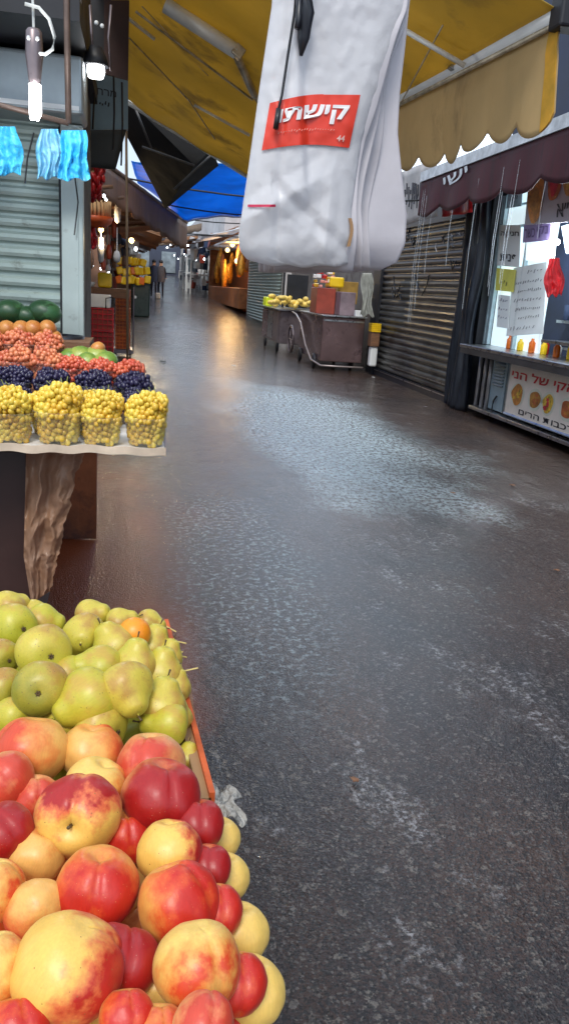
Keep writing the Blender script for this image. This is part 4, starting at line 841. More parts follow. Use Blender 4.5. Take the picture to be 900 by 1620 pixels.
# stall counter above/behind with goods
z = MB(); x0 = -1.2; zz = at(160, 455, 'y', 13.2).z; z.bx(x0, at(205,450,'y',13.2).x, 13.2, 13.9, zz-.15, zz); tag(bevel(z.build('stall_shelf', M['wood']), .01), 'brown wooden shelf behind the red crates', 'shelf')
bxthing('yellow_tub', 'bright yellow tub on the wooden shelf', 'tub', at(155,440,'y',13.3).x, at(177,440,'y',13.3).x, 13.3, 13.5, zz+.002, at(165,431,'y',13.3).z, M['yellow_plastic'], bw=.03)
z = MB(); cc = at(142, 445, 'y', 13.4); z.lathe((cc.x, cc.y, zz+.002), [(0,0),(.06,0),(.10,.07),(.095,.075),(0,.02)], 16); tag(z.build('bowl', M['white_paint'], smooth=True), 'white bowl on the wooden shelf near the pillar', 'bowl')
q = random.Random(33)
gl = ['dark cured item hanging at the left stall', 'pale packet hanging at the left stall', 'red packet hanging at the left stall', 'brown packet hanging at the left stall']
for i in range(26):
    px = q.uniform(136, 198); py = q.uniform(300, 425); Yq = q.uniform(9.5, 14.5); c = at(px, py, 'y', Yq); h_ = q.uniform(.12,.34); z = MB()
    z.lathe(c, [(0,-h_/2),(.035,-h_/2+.02),(.045,0),(.03,h_/2-.02),(.006,h_/2),(.004,h_/2+.25),(0,h_/2+.25)], 8); j = q.randrange(4)
    tag(z.build('hanging_packet', [M['cloth_dark'], M['wall_pale'], M['redbrown'], M['wood']][j], smooth=True), gl[j], 'goods', 'goods hanging in the left stall')
for px, py, Yq, r_ in ((141,388,9,.035),(161,389,9,.04),(142,434,11,.03),(165,310,8,.022),(168,316,8,.02),(176,405,16,.03),(146,420,13,.04),(172,430,15,.035),(160,425,14,.03),(186,413,18,.04)):
    z = MB(); z.ball(at(px, py, 'y', Yq), (r_*.6, r_*.6, r_*.8), 8, 6); tag(z.build('bulb', M['bulb_far'], smooth=True), 'small white bulb glowing in the left stall', 'lamp', 'bulbs in the left stall')
# wooden ribs under the brown awning
for i in range(7):
    Yq = 8+i*1.1; z = MB(); z.tube([Vector((-1.4, Yq, 2.15)), Vector((-.35+.1*i, Yq+.2, 2.35))], .025, 6); tag(z.build('awning_rib', M['wood'], smooth=True), 'wooden rib under the brown awning', 'rib', 'wooden ribs under the brown awning')
# dark bin with yellow packs
yb_ = 26.5; b0 = gz(yb_); x0, x1 = at(208,470,'y',yb_).x, at(238,470,'y',yb_).x; zt5 = at(220, 446, 'y', yb_).z
t = thing('bin', 'dark green black bin stall on the left below the yellow packs', 'bin', ((x0+x1)/2, yb_, b0))
z = MB(); z.box(((x0+x1)/2, yb_+.4, (b0+zt5)/2), (x1-x0, .8, zt5-b0), taper=.93); bevel(z.build('body', M['green_dark'], t), .04)
z = MB(); z.box(((x0+x1)/2, yb_+.38, zt5+.02), (x1-x0+.06, .88, .05)); z.build('rim', M['dark'], t)
z = MB(); z.ball(at(214, 470, 'y', yb_-.02), (.05,.01,.05)); z.build('badge', M['white_paint'], t)
q = random.Random(4)
for i in range(20):
    row = i//7; px = 190+ (i%7)*7+q.uniform(-2,2); py = 444-row*15+q.uniform(-2,2); Yq = yb_-.3+.5*row; c = at(px, py, 'y', Yq); z = MB()
    z.box(c, (.20,.2,.24), Matrix.Rotation(q.uniform(-.5,.5), 3, 'Z') @ Matrix.Rotation(q.uniform(-.3,.3), 3, 'Y')); tag(bevel(z.build('yellow_pack', M['yellow_plastic'] if i%5 else M['orange']), .04), 'yellow pack in the bright heap above the dark bin' if i%5 else 'orange pack in the bright heap above the dark bin', 'packet', 'bright packs heaped above the dark bin')
bxthing('pack_table', 'dark table under the heap of yellow packs', 'table', at(186,450,'y',yb_+1).x, x1, yb_+.9, yb_+1.8, b0, at(200,449,'y',yb_+.9).z, M['wood'])

q = random.Random(77)
cl = [('hanging_packet', M['wall_pale'], 'pale goods hanging in the far part of the street'), ('hanging_packet', M['redbrown'], 'red brown goods hanging in the far part of the street'), ('hanging_packet', M['cloth_blue'], 'dark blue goods hanging in the far part of the street'), ('hanging_packet', M['white_paint'], 'white goods hanging in the far part of the street')]
for i in range(190):
    left = i%3 == 0; y = q.uniform(26, 62); x = q.uniform(-.9, .1) if left else q.uniform(3.3, 4.8); zz = gz(y)+q.uniform(.5, 3.2); k = q.randrange(4)
    if not left and y < 47: continue
    nm, m_, lb = cl[k]; z = MB(); z.box((x, y, zz), (q.uniform(.15,.4), q.uniform(.15,.4), q.uniform(.2,.7)), Matrix.Rotation(q.random()*3, 3, 'Z') @ Matrix.Rotation(q.uniform(-.3,.3), 3, 'X'), q.uniform(.5,1)); tag(bevel(z.build(nm, m_), .04), lb+(' on the left' if left else ' on the right'), 'goods', 'far goods on the left' if left else 'far goods on the right')
for i in range(16):
    left = i%2 == 0; y = 27+i*2.3; z = MB(); z.ball((q.uniform(-.5,.2) if left else q.uniform(3.2,4.2), y if left else y+18, gz(y)+q.uniform(1.8,2.9)), (.05,.05,.07), 8, 6); tag(z.build('bulb', M['bulb_far'], smooth=True), 'white bulb hanging far down the left side' if left else 'white bulb hanging beyond the gold shop on the right', 'lamp', 'far bulbs on the left' if left else 'far bulbs beyond the gold shop')
z = MB(); z.ball((-.1, 21.5, 2.35), .07, 10, 8); wb = tag(z.build('bulb', M['bulb_warm'], smooth=True), 'warm bulb glowing above the heap of yellow packs', 'lamp')
li = bpy.data.lights.new('stall_lamp', 'POINT'); li.energy = 90; li.color = (1,.72,.38); li.shadow_soft_size = .1; lo = bpy.data.objects.new('stall_lamp', li); COL.objects.link(lo); lo.location = (.05, 21.2, 2.3); lo.parent = wb
z = MB(); z.ball((-.45, 11.2, 2.0), .035, 10, 8); wb = tag(z.build('bulb', M['bulb_warm'], smooth=True), 'warm bulb glowing over the red crates at the left stall', 'lamp')
li = bpy.data.lights.new('stall_lamp', 'POINT'); li.energy = 14; li.color = (1,.75,.42); li.shadow_soft_size = .06; lo = bpy.data.objects.new('stall_lamp', li); COL.objects.link(lo); lo.location = (-.40, 11.0, 1.95); lo.parent = wb
for i in range(7):
    y = 11+i*3.1; x0, x1 = -1.1, 4.3; zz = 2.75+.12*(i%3)+gz(y); z = MB(); z.tube([Vector((x0+(x1-x0)*k/12, y+.25*k/12*(1 if i%2 else -1), zz-.35*math.sin(math.pi*k/12)*(.6+.2*(i%3)))) for k in range(13)], .012, 5)
    tag(z.build('overhead_cable', M['cable_black'], smooth=True), ['nearest cable sagging across the street behind the black canvas','second cable sagging across the street','third cable sagging across the street','fourth cable sagging across the street','fifth cable sagging across the street','sixth cable sagging across the street','farthest cable sagging across the street'][i], 'cable', 'cables sagging across the street')
# ---- two people walking far away
def person(px, py_feet, py_head, label, mt_top, mt_leg, stride=.25):
    Y = 40; p = at(px, py_feet, 'y', Y); hgt = at(px, py_head, 'y', Y).z-p.z; b0 = gz(Y); s_ = 1.75
    base = Vector((p.x, Y, b0)); t_ = thing('person', label, 'person', base)
    J = [(0,0,.95),(0,0,1.2),(0,0,1.42),(0,0,1.52),(0,-.01,1.66),(0,0,1.76), (.17,0,1.40),(.24,.05,1.14),(.25,-.05,.90),(-.17,0,1.40),(-.24,-.04,1.14),(-.25,.06,.90),(.09,0,.9),(.10,-stride*.5,.5),(.10,-stride*.35,.08),(.10,-stride*.35-.14,.04),(-.09,0,.9),(-.10,stride*.3,.5),(-.10,stride*.7,.10),(-.10,stride*.7-.13,.05)]
    E_ = [(0,1),(1,2),(2,3),(3,4),(4,5),(2,6),(6,7),(7,8),(2,9),(9,10),(10,11),(0,12),(12,13),(13,14),(14,15),(0,16),(16,17),(17,18),(18,19)]
    rr = [.15,.14,.13,.06,.10,.07,.07,.05,.04,.07,.05,.04,.10,.07,.05,.045,.10,.07,.05,.045]
    me = bpy.data.meshes.new('body'); me.from_pydata([Vector(j)*(s_/1.76) for j in J], E_, []); ob = bpy.data.objects.new('body', me); COL.objects.link(ob)
    sk = ob.modifiers.new('skin', 'SKIN'); 
    for i, v in enumerate(me.skin_vertices[0].data): v.radius = (rr[i], rr[i]*.8); v.use_root = (i == 0)
    ss = ob.modifiers.new('sub', 'SUBSURF'); ss.levels = 1; ss.render_levels = 1
    me.materials.append(mt_leg); dg = bpy.context.evaluated_depsgraph_get(); dg.update(); m2 = bpy.data.meshes.new_from_object(ob.evaluated_get(dg)); m2.name = 'body'
    bpy.data.objects.remove(ob); o2 = bpy.data.objects.new('body', m2); COL.objects.link(o2); o2.parent = t_
    m2.materials.clear(); m2.materials.append(mt_leg); m2.materials.append(M['skin']); m2.shade_smooth()
    for pl in m2.polygons: pl.material_index = 1 if (pl.center.z > 1.5 or (abs(pl.center.x) > .2 and pl.center.z < .95 and pl.center.z > .8)) else 0
    z_ = MB(); z_.grid(lambda u, v: Vector(((.21-.02*v)*math.cos(u*6.2832), (.15)*math.sin(u*6.2832), .75+.72*v)), 16, 6); z_.build('coat', mt_top, t_, True, loc=(0,0,0))
    z_ = MB(); z_.ball((0,.01,1.70), (.10,.115,.09), 10, 7); z_.build('hair', M['dark'], t_, True, loc=(0,0,0))
    return t_
person(243, 470, 412, 'distant walker in a dark blue coat on the left of the street', M['cloth_blue'], M['cloth_dark'])
person(254, 470, 420, 'distant walker in a grey coat to the right of the other walker', mat('coat_grey', (.09,.09,.11), .8), M['cloth_dark'], .35)
bxthing('white_bag', 'small white parcel on the ground beside the distant walkers', 'parcel', at(246,470,'y',39).x, at(254,470,'y',39).x, 39, 39.3, gz(39), gz(39)+.28, M['white_paint'], bw=.05)

# ================================================================== NEAR TABLE WITH GRAPES
tb = thing('fruit_table', 'white topped market table carrying rows of grape baskets', 'table', (-.5, 3, 0))
e1, e2 = at(-60, 700, 'z', .86), at(262, 715, 'z', .86)
TX = e2.x; TYf = (e1.y+e2.y)/2
z = MB(); z.bx(-1.6, TX, TYf, TYf+.46, .846, .86); bevel(z.build('table_top', M['white_cloth'], tb), .004)
z = MB(); z.grid(lambda u, v: Vector((-1.6+(TX+.002+1.6)*u, TYf-.003-.003*math.sin(u*70), .842+.026*v+.0025*math.sin(u*90)+.002*math.sin(u*31))), 120, 1, (0,-.003,0)); z.build('edge_trim', mat('edge', (.62,.50,.38), .4), tb)
steps = [(TYf+.46, .90), (TYf+.70, .95), (TYf+.95, 1.00), (TYf+1.22, 1.10)]
z = MB()
for (ya_, za_), (yb2, _) in zip(steps, steps[1:]+[(TYf+1.60, 0)]): z.bx(-1.6, TX-.04-(ya_-TYf)*.22, ya_+.001, yb2, za_-.06, za_)
z.build('stepped_shelf', M['wood'], tb)
for xx in (-1.5, -.72):
    z = MB(); z.bx(xx, xx+.05, TYf+.10, TYf+.15, 0, .845); z.build('leg', M['wood'], tb)
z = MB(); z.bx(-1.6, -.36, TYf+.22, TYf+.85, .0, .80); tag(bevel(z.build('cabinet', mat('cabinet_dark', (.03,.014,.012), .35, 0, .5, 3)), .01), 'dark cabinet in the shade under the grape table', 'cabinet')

def basket_meshes(gm, heap, seed, r=.0095, n=330, w=.062, hb=.085):
    q_ = random.Random(seed); mb = MB(); pts = []
    tries = 0
    lobes = [(Vector((.030*math.cos(k*1.26+seed)*q_.uniform(.7,1.3), .030*math.sin(k*1.26+seed)*q_.uniform(.7,1.3), hb+q_.uniform(-.005,.5)*heap)), q_.uniform(.032,.044)) for k in range(5)]+[(Vector((q_.uniform(-.012,.012), q_.uniform(-.012,.012), hb+heap*.55)), .034)]
    while len(pts) < n and tries < 16000:
        tries += 1; a0 = q_.random()*6.283
        if q_.random() < .42:
            zz = q_.uniform(.008, hb); rr_ = (.046+.013*min(1, zz/hb))*math.sqrt(q_.uniform(.75, 1)); p_ = Vector((rr_*math.cos(a0), rr_*math.sin(a0), zz))
        else:
            c_, R_ = q_.choice(lobes); d_ = Vector((q_.gauss(0,1), q_.gauss(0,1), q_.gauss(0,1))).normalized(); p_ = c_+d_*R_*q_.uniform(.75,1.05)
            if p_.z < hb*.8 or any((p_-c2).length < R2*.72 for c2, R2 in lobes): continue
        if all((p_-o_).length > r*1.2 for o_ in pts): pts.append(p_)
    for p_ in pts: s_ = r*q_.uniform(.75,1.22); mb.ball(p_, (s_, s_, s_*1.15), 7, 5, rot=Matrix.Rotation(q_.uniform(-1,1), 3, 'X'))
    mb.ball((0,0,hb*.5), (w*.78, w*.78, hb*.52), 12, 6); [mb.ball(c_, R_*.8, 8, 6) for c_, R_ in lobes]
    return mb.mesh('grape_bunch', gm, True)
cupm = MB(); cupm.lathe((0,0,0), [(0,.001),(.05,.001),(.056,.004),(.070,.088),(.073,.090),(.073,.093),(.069,.092),(.0545,.006),(0,.003)], 28); cupm = cupm.mesh('clear_cup', M['clear'], True)
gst = MB()
for k in range(4): gst.tube([(.012*k-.02,.01*(k%2),.12),(.014*k-.02,.012*(k%2)-.01,.16),(.02*k-.03,.01,.172+.004*k)], [.0022,.0018,.0012], 5)
gst = gst.mesh('stem', mat('grape_stem', (.20,.22,.05), .6), True)
def fruit_basket(kind, meshes, label, cat, group, loc, s_, name):
    t_ = thing(name, label, cat, loc, group); t_.scale = (s_, s_, s_); t_.rotation_euler = (0, 0, rnd.random()*6)
    me = rnd.choice(meshes)
    for nm, m_ in ((kind, me), ('clear_cup', cupm))+((('stem', gst),) if meshes is white_g else ()):
        o_ = bpy.data.objects.new(nm, m_); COL.objects.link(o_); o_.parent = t_
        if nm == kind: o_['kind'] = 'stuff'
    return t_
white_g = [basket_meshes(M['grape'], .085, s_) for s_ in (1, 2, 3)]
dark_g = [basket_meshes(M['grape_dark'], .05, s_, .0095, 240) for s_ in (5, 6)]
red_b = [basket_meshes(M['berry'], .045, s_, .011, 170) for s_ in (8, 9)]
pink_b = [basket_meshes(M['berry_pale'], .06, s_, .0105, 200) for s_ in (11, 12)]
for i, px in enumerate((-55, 17, 92, 160, 232)):
    p = at(px, 700+px*.055, 'z', .861); 
    fruit_basket('grapes', white_g, ['clear basket of yellow grapes cut off by the left frame edge, hidden end','leftmost heaped clear basket of yellow grapes in the front row','tallest heaped clear basket of yellow grapes, second in the front row','clear basket of yellow grapes third from the left in the front row','clear basket of yellow grapes on the front right corner of the table'][i], 'grape basket', 'baskets of yellow grapes along the table edge', Vector((p.x, TYf+.075, .861)), (1.08,1.08,1.18,1.06,1.08)[i], 'grape_basket')
for i in range(4):      # second rank of yellow baskets behind the first
    fruit_basket('grapes', white_g, 'clear basket of yellow grapes hidden behind the front row of baskets', 'grape basket', 'baskets of yellow grapes behind the front row', Vector((-.60+i*.155, TYf+.225, .861)), .92, 'grape_basket')
for i in range(6):
    x = -.73+i*.152; lab = ['leftmost basket of dark blue grapes behind the yellow grapes','second basket of dark blue grapes from the left','third basket of dark blue grapes from the left','fourth basket of dark blue grapes from the left','second basket of dark blue grapes from the right end','basket of dark blue grapes at the right end of its row'][i]
    fruit_basket('grapes', dark_g, lab, 'grape basket', 'baskets of dark grapes behind the yellow ones', Vector((x, TYf+.375+(.0 if i > 2 else .02), .861)), 1.0, 'grape_basket')
    fruit_basket('grapes', dark_g, 'basket of dark blue grapes in the rear dark row', 'grape basket', 'baskets of dark grapes in the rear row', Vector((x-.03, TYf+.56, .901)), 1.0, 'grape_basket')
for i in range(3):
    fruit_basket('berries', red_b, ['basket of bright red berries behind the dark grapes, left one','basket of bright red berries behind the dark grapes, middle one','basket of bright red berries at the right end behind the dark grapes'][i], 'berry basket', 'baskets of red berries', Vector((-.245+i*.115, TYf+.72 if i else TYf+.76, .951)), .9, 'berry_basket')
for i in range(6):
    fruit_basket('berries', pink_b, 'basket of salmon pink berries on the left of the stepped shelf', 'berry basket', 'baskets of salmon pink berries', Vector((-.98+(i%6)*.125, TYf+.83, .951)), 1.0, 'berry_basket')
    fruit_basket('berries', pink_b, 'basket of salmon pink berries in the rear row of the shelf', 'berry basket', 'baskets of salmon pink berries in the rear', Vector((-1.0+(i%6)*.125, TYf+1.07, 1.001)), 1.0, 'berry_basket')
# green melons, watermelons, tan fruit
def simple_fruit(name, label, cat, c, r, mt, group, rot=(0,0,0), u=24, v=16, fn=None, seg=None):
    z_ = MB(); z_.ball((0,0,0), 1, u, v, fn); o_ = z_.build(name, mt, smooth=True); o_.location = c; o_.scale = r if hasattr(r,'__len__') else (r,r,r); o_.rotation_euler = rot; return tag(o_, label, cat, group)
Ym = TYf+1.05
for px, py, r_, lb in ((112,568,.055,'small green melon left of its group beside the pillar'),(128,566,.06,'green melon second from the left beside the pillar'),(153,566,.06,'pale striped green melon near the red crates'),(168,573,.055,'yellow green melon lowest by the right edge of the shelf'),(155,552,.035,'small tan fruit on top of the green melons'),(140,574,.05,'green melon in the middle of the front of its group')):
    simple_fruit('melon', lb, 'melon', at(px, py, 'y', Ym-(.06 if py > 570 else 0)), (r_, r_, r_*.85), FM['mango'] if r_ > .04 else FM['squash'], 'green melons by the pillar', (0, rnd.random(), rnd.random()*6), fn=lambda q_: 1+.02*math.cos(8*math.atan2(q_.y, q_.x)))
for px, py, r_, lb in ((18,494,.072,'dark green watermelon second from the left at the back'),(-18,494,.07,'dark green watermelon cut by the left frame edge'),(72,494,.070,'dark green watermelon nearest the pillar at the back'),(45,500,.058,'dark green watermelon between two larger ones')):
    simple_fruit('watermelon', lb, 'watermelon', at(px, py, 'y', TYf+1.5), (r_*1.15, r_, r_*.85), FM['melon'], 'watermelons at the back', (0, rnd.random()*.3, rnd.random()))
i = 0
for row, (n_, py) in enumerate(((6, 536), (5, 519))):
    for k in range(n_):
        px = -18+k*21+row*9+rnd.uniform(-2,2); i += 1
        simple_fruit('papaya', 'orange tan ribbed fruit in the row below the watermelons', 'fruit', at(px, py+rnd.uniform(-2,2), 'y', TYf+1.38), (.042, .042, .036), FM['squash'], 'orange tan fruit below the watermelons', (rnd.random(), rnd.random(), 0), 14, 9)
z = MB(); c = at(98, 540, 'y', TYf+1.45); z.lathe(c, [(.085,-.10),(.105,-.02),(.11,.03),(.10,.03),(.095,-.02),(.075,-.10)], 20)
for k in range(14): a = k*.449; z.tube([c+Vector((.1*math.cos(a), .1*math.sin(a), .02)), c+Vector((.09*math.cos(a+.3), .09*math.sin(a+.3), -.10))], .006, 5)
tag(z.build('basket', M['dark_frame'], smooth=True), 'round dark wire basket at the back against the pale pillar', 'basket')
bxthing('support_board', 'dark board holding up the watermelons at the back', 'board', -1.5, at(104,540,'y',TYf+1.32).x, TYf+1.30, TYf+1.62, 1.101, at(50,548,'y',TYf+1.32).z, M['wood'])

# hanging crumpled plastic, brown board under the table
z = MB()
def plf(u, v):
    L_ = [(42,715),(40,800),(38,880),(50,955)]; R_ = [(132,715),(112,790),(95,870),(80,935)]
    def ip(P_, v_): k = min(2, int(v_*3)); t_ = v_*3-k; return (P_[k][0]*(1-t_)+P_[k+1][0]*t_, P_[k][1]*(1-t_)+P_[k+1][1]*t_)
    l_, r_ = ip(L_, v), ip(R_, v); jag = (6*mnoise.noise(Vector((v*9,0,0)))+3*mnoise.noise(Vector((v*31,0,0))))*u
    return at(l_[0]*(1-u)+r_[0]*u+jag, l_[1]*(1-u)+r_[1]*u, 'y', TYf+.12+.012*math.sin(u*13+v*3)+.05*abs(mnoise.noise(Vector((u*3, v*4, 0))))+.012*abs(mnoise.noise(Vector((u*7, v*10, 5))))+.004*abs(mnoise.noise(Vector((u*16, v*24, 8)))))
z.grid(plf, 60, 120, (0,.002,0)); tag(z.build('plastic_sheet', M['plastic_film'], smooth=True), 'crumpled brownish plastic sheet hanging under the grape table', 'plastic sheet')
z = MB(); z.grid(lambda u, v: Vector((-.75+.56*u, 4.18+.12*v+.006*math.sin(u*9), .004+.88*v)), 12, 12, (0,.012,0)); tag(bevel(z.build('plywood_board', M['wood_wet']), .003), 'stained brown board leaning on the pale shutter under the table', 'board')

# ================================================================== NEAR FRUIT STAND (peaches and pears)
st = thing('fruit_stand', 'market stand under the peach and pear boxes in the foreground', 'stand', (-.4, .7, 0))
z = MB(); z.bx(-1.3, .10, .10, 1.18, .72, .76); z.build('stand_top', M['wood'], st)
for xx in (-1.2, .0):
    for yy in (.15, 1.08): z = MB(); z.bx(xx, xx+.05, yy, yy+.05, 0, .719); z.build('leg', M['wood'], st)
# pear box: cardboard walls with orange red rim
def wall(mb, a, b2, z0, z1, th): mb.prism([Vector((a[0],a[1],z0)), Vector((b2[0],b2[1],z0)), Vector((b2[0],b2[1],z1)), Vector((a[0],a[1],z1))], th)
ra_, rb_ = at(262, 985, 'z', .90), at(334, 1262, 'z', .90)
px_ = thing('pear_box', 'cardboard box with an orange red rim full of green pears', 'box', (-.2, .9, .76))
z = MB(); wall(z, ra_, rb_, .761, .90, (-.012,0,0)); wall(z, (-1.0, ra_.y+.02), (ra_.x, ra_.y), .761, .90, (0,-.012,0)); z.build('side', M['cardboard'], px_)
z = MB(); wall(z, (ra_.x+.004, ra_.y), (rb_.x+.004, rb_.y), .885, .906, (-.006,0,0)); wall(z, (ra_.x+.003, ra_.y), (rb_.x+.003, rb_.y), .77, .88, (-.002,0,0)); z.build('rim', mat('rim_orange', (.50,.09,.02), .45, 0, .3, 20), px_)
z = MB(); z.bx(-1.0, .06, .70, 1.08, .762, .80); z.build('bottom', M['cardboard'], px_)
z = MB(); q = random.Random(12)
for k in range(16):
    c = rb_*(.08+.05*k/2)+ra_*(1-(.08+.05*k/2)); z.tube([c+Vector((-.02,0,-.01)), c+Vector((q.uniform(-.02,.012), q.uniform(-.02,.02), q.uniform(.0,.02))), c+Vector((q.uniform(-.01,.025), q.uniform(-.04,.04), q.uniform(-.02,.015)))], .0012, 4)
z.build('straw', mat('straw', (.62,.48,.16), .6), px_)
pb = thing('peach_box', 'dark edged box overflowing with peaches in the front', 'box', (-.2, .4, .76))
z = MB(); wall(z, (.115,.20), (.085, .69), .761, .865, (-.012,0,0)); wall(z, (-1.0,.70), (.085,.69), .761, .87, (0,-.008,0)); z.build('side', mat('box_dark', (.09,.08,.04), .5), pb)
z = MB(); z.bx(-1.0, .10, .12, .69, .762, .80); z.build('bottom', M['cardboard'], pb)
# torn film at the corner
z = MB(); pc = at(350, 1268, 'z', .895); z.grid(lambda u, v: pc+Vector((-.02+.04*u+.006*math.sin(v*9), -.02+.05*v, .006*math.sin(u*11+v*6)-.012*u)), 12, 12, (0,0,.001)); tag(z.build('plastic_wrap', mat('wrap', (.5,.48,.44), .15, alpha=.6, bump=1, bscale=80), smooth=True), 'scrap of clear torn plastic at the corner between the boxes', 'plastic wrap')

def peach_fn(q_):
    z_ = q_.z; a = math.atan2(q_.y, q_.x); ca = math.cos(a)
    r_ = 1-.28*math.exp(-((1-z_)/.045)) -.06*math.exp(-((1+z_)/.03))
    cle = math.exp(-(abs(a)/.13)**1.3)*.075*(1 if z_ > -.8 else .3)
    return r_-cle-.02*z_*z_
def peach_mesh(mt):
    mb = MB(); mb.ball((0,0,0), 1, 56, 36, lambda q_: peach_fn(q_)*(1+.07*mnoise.noise(q_*1.1+Vector((len(bpy.data.meshes)%7, 0, 0)))+.02*mnoise.noise(q_*3))); return mb.mesh('peach', mt, True)
def pear_mesh(mt, k=0):
    K_ = [(0,-.88),(.14,-.94),(.46,-.92),(.76,-.72),(.92,-.38),(.90,-.02),(.74,.28),(.56,.50),(.46,.68),(.37,.82),(.20,.91),(0,.92)]; prof = []
    fat = (0, .05, .03, -.03)[k%4]
    for j in range(len(K_)-1):
        p0, p1, p2, p3 = K_[max(0,j-1)], K_[j], K_[j+1], K_[min(len(K_)-1,j+2)]
        for s4 in range(4):
            t_ = s4/4; f4 = lambda a0, a1, a2, a3: .5*((2*a1)+(-a0+a2)*t_+(2*a0-5*a1+4*a2-a3)*t_*t_+(-a0+3*a1-3*a2+a3)*t_**3)
            zz = f4(p0[1],p1[1],p2[1],p3[1]); prof.append((max(0, f4(p0[0],p1[0],p2[0],p3[0]))*(1+fat), zz))
    prof.append((0,1.0))
    mb = MB(); mb.lathe((0,0,0), prof, 40); 
    for i, v in enumerate(mb.v):
        v = Vector(v); d = .05*mnoise.noise(v*1.3+Vector((k*5,0,0))); s_ = 1+d; mb.v[i] = (v.x*s_+.10*(v.z+1)*.5*(v.z+1)*(.5 if k%2 else -.4)*.4, v.y*s_, v.z)
    return mb.mesh('pear', mt, True)
PM = {k: peach_mesh(FM[k]) for k in ('yr','yr2','ye','rd','cr','org','pk')}
PE = [pear_mesh(FM[k], i) for i, k in enumerate(('pear','pear2','pear3','pear'))]
stemm = MB(); stemm.tube([(0,0,.62),(.01,.0,.80),(.03,.01,.90)], [.05,.035,.045], 8); stem_me = stemm.mesh('stem', M['stem'], True)
pst = MB(); pst.tube([(0,0,.88),(.02,0,1.05),(.07,0,1.2)], [.04,.03,.045], 8); pstem_me = pst.mesh('stem', M['stem'], True)
cal = MB()
for k in range(6): a = k*1.05; cal.tube([(0,0,-.92),(.06*math.cos(a),.06*math.sin(a),-.98),(.11*math.cos(a),.11*math.sin(a),-.96)], [.03,.03,.008], 5)
cal_me = cal.mesh('calyx', M['stem'], True)
def view_basis(c):
    n_ = (EYE-c).normalized(); r_ = Vector((0,0,1)).cross(n_).normalized(); return r_, n_.cross(r_), n_
def orient(pole, blush):
    """local z -> pole, local x as near blush as possible"""
    zc_ = pole.normalized(); xc = (blush-zc_*blush.dot(zc_)).normalized(); yc = zc_.cross(xc); return Matrix((xc, yc, zc_)).transposed().to_quaternion()
fruits = []
def put_fruit(name, me, label, group, px, py, dpx, zpl, pole, blush, aspect=1.0, parts=()):
    c = at(px, py, 'z', zpl); depth = (c-EYE).dot(fw); r_ = dpx*depth/FPX/2
    c = c - ray(px, py).normalized()*0
    o_ = bpy.data.objects.new(name, me); COL.objects.link(o_); o_.location = c; rv, uv_, nv = view_basis(c)
    o_.rotation_mode = 'QUATERNION'; o_.rotation_quaternion = orient(rv*pole[0]+uv_*pole[1]+nv*pole[2], rv*blush[0]+uv_*blush[1]+nv*blush[2]); o_.scale = (r_*rnd.uniform(.96,1.05), r_*rnd.uniform(.93,1.03), r_*aspect*rnd.uniform(.94,1.04))
    tag(o_, label, name, group)
    for pm_, nm in parts: s_ = bpy.data.objects.new(nm, pm_); COL.objects.link(s_); s_.parent = o_
    fruits.append((c, r_)); return o_
G1 = 'peaches heaped in the front box'
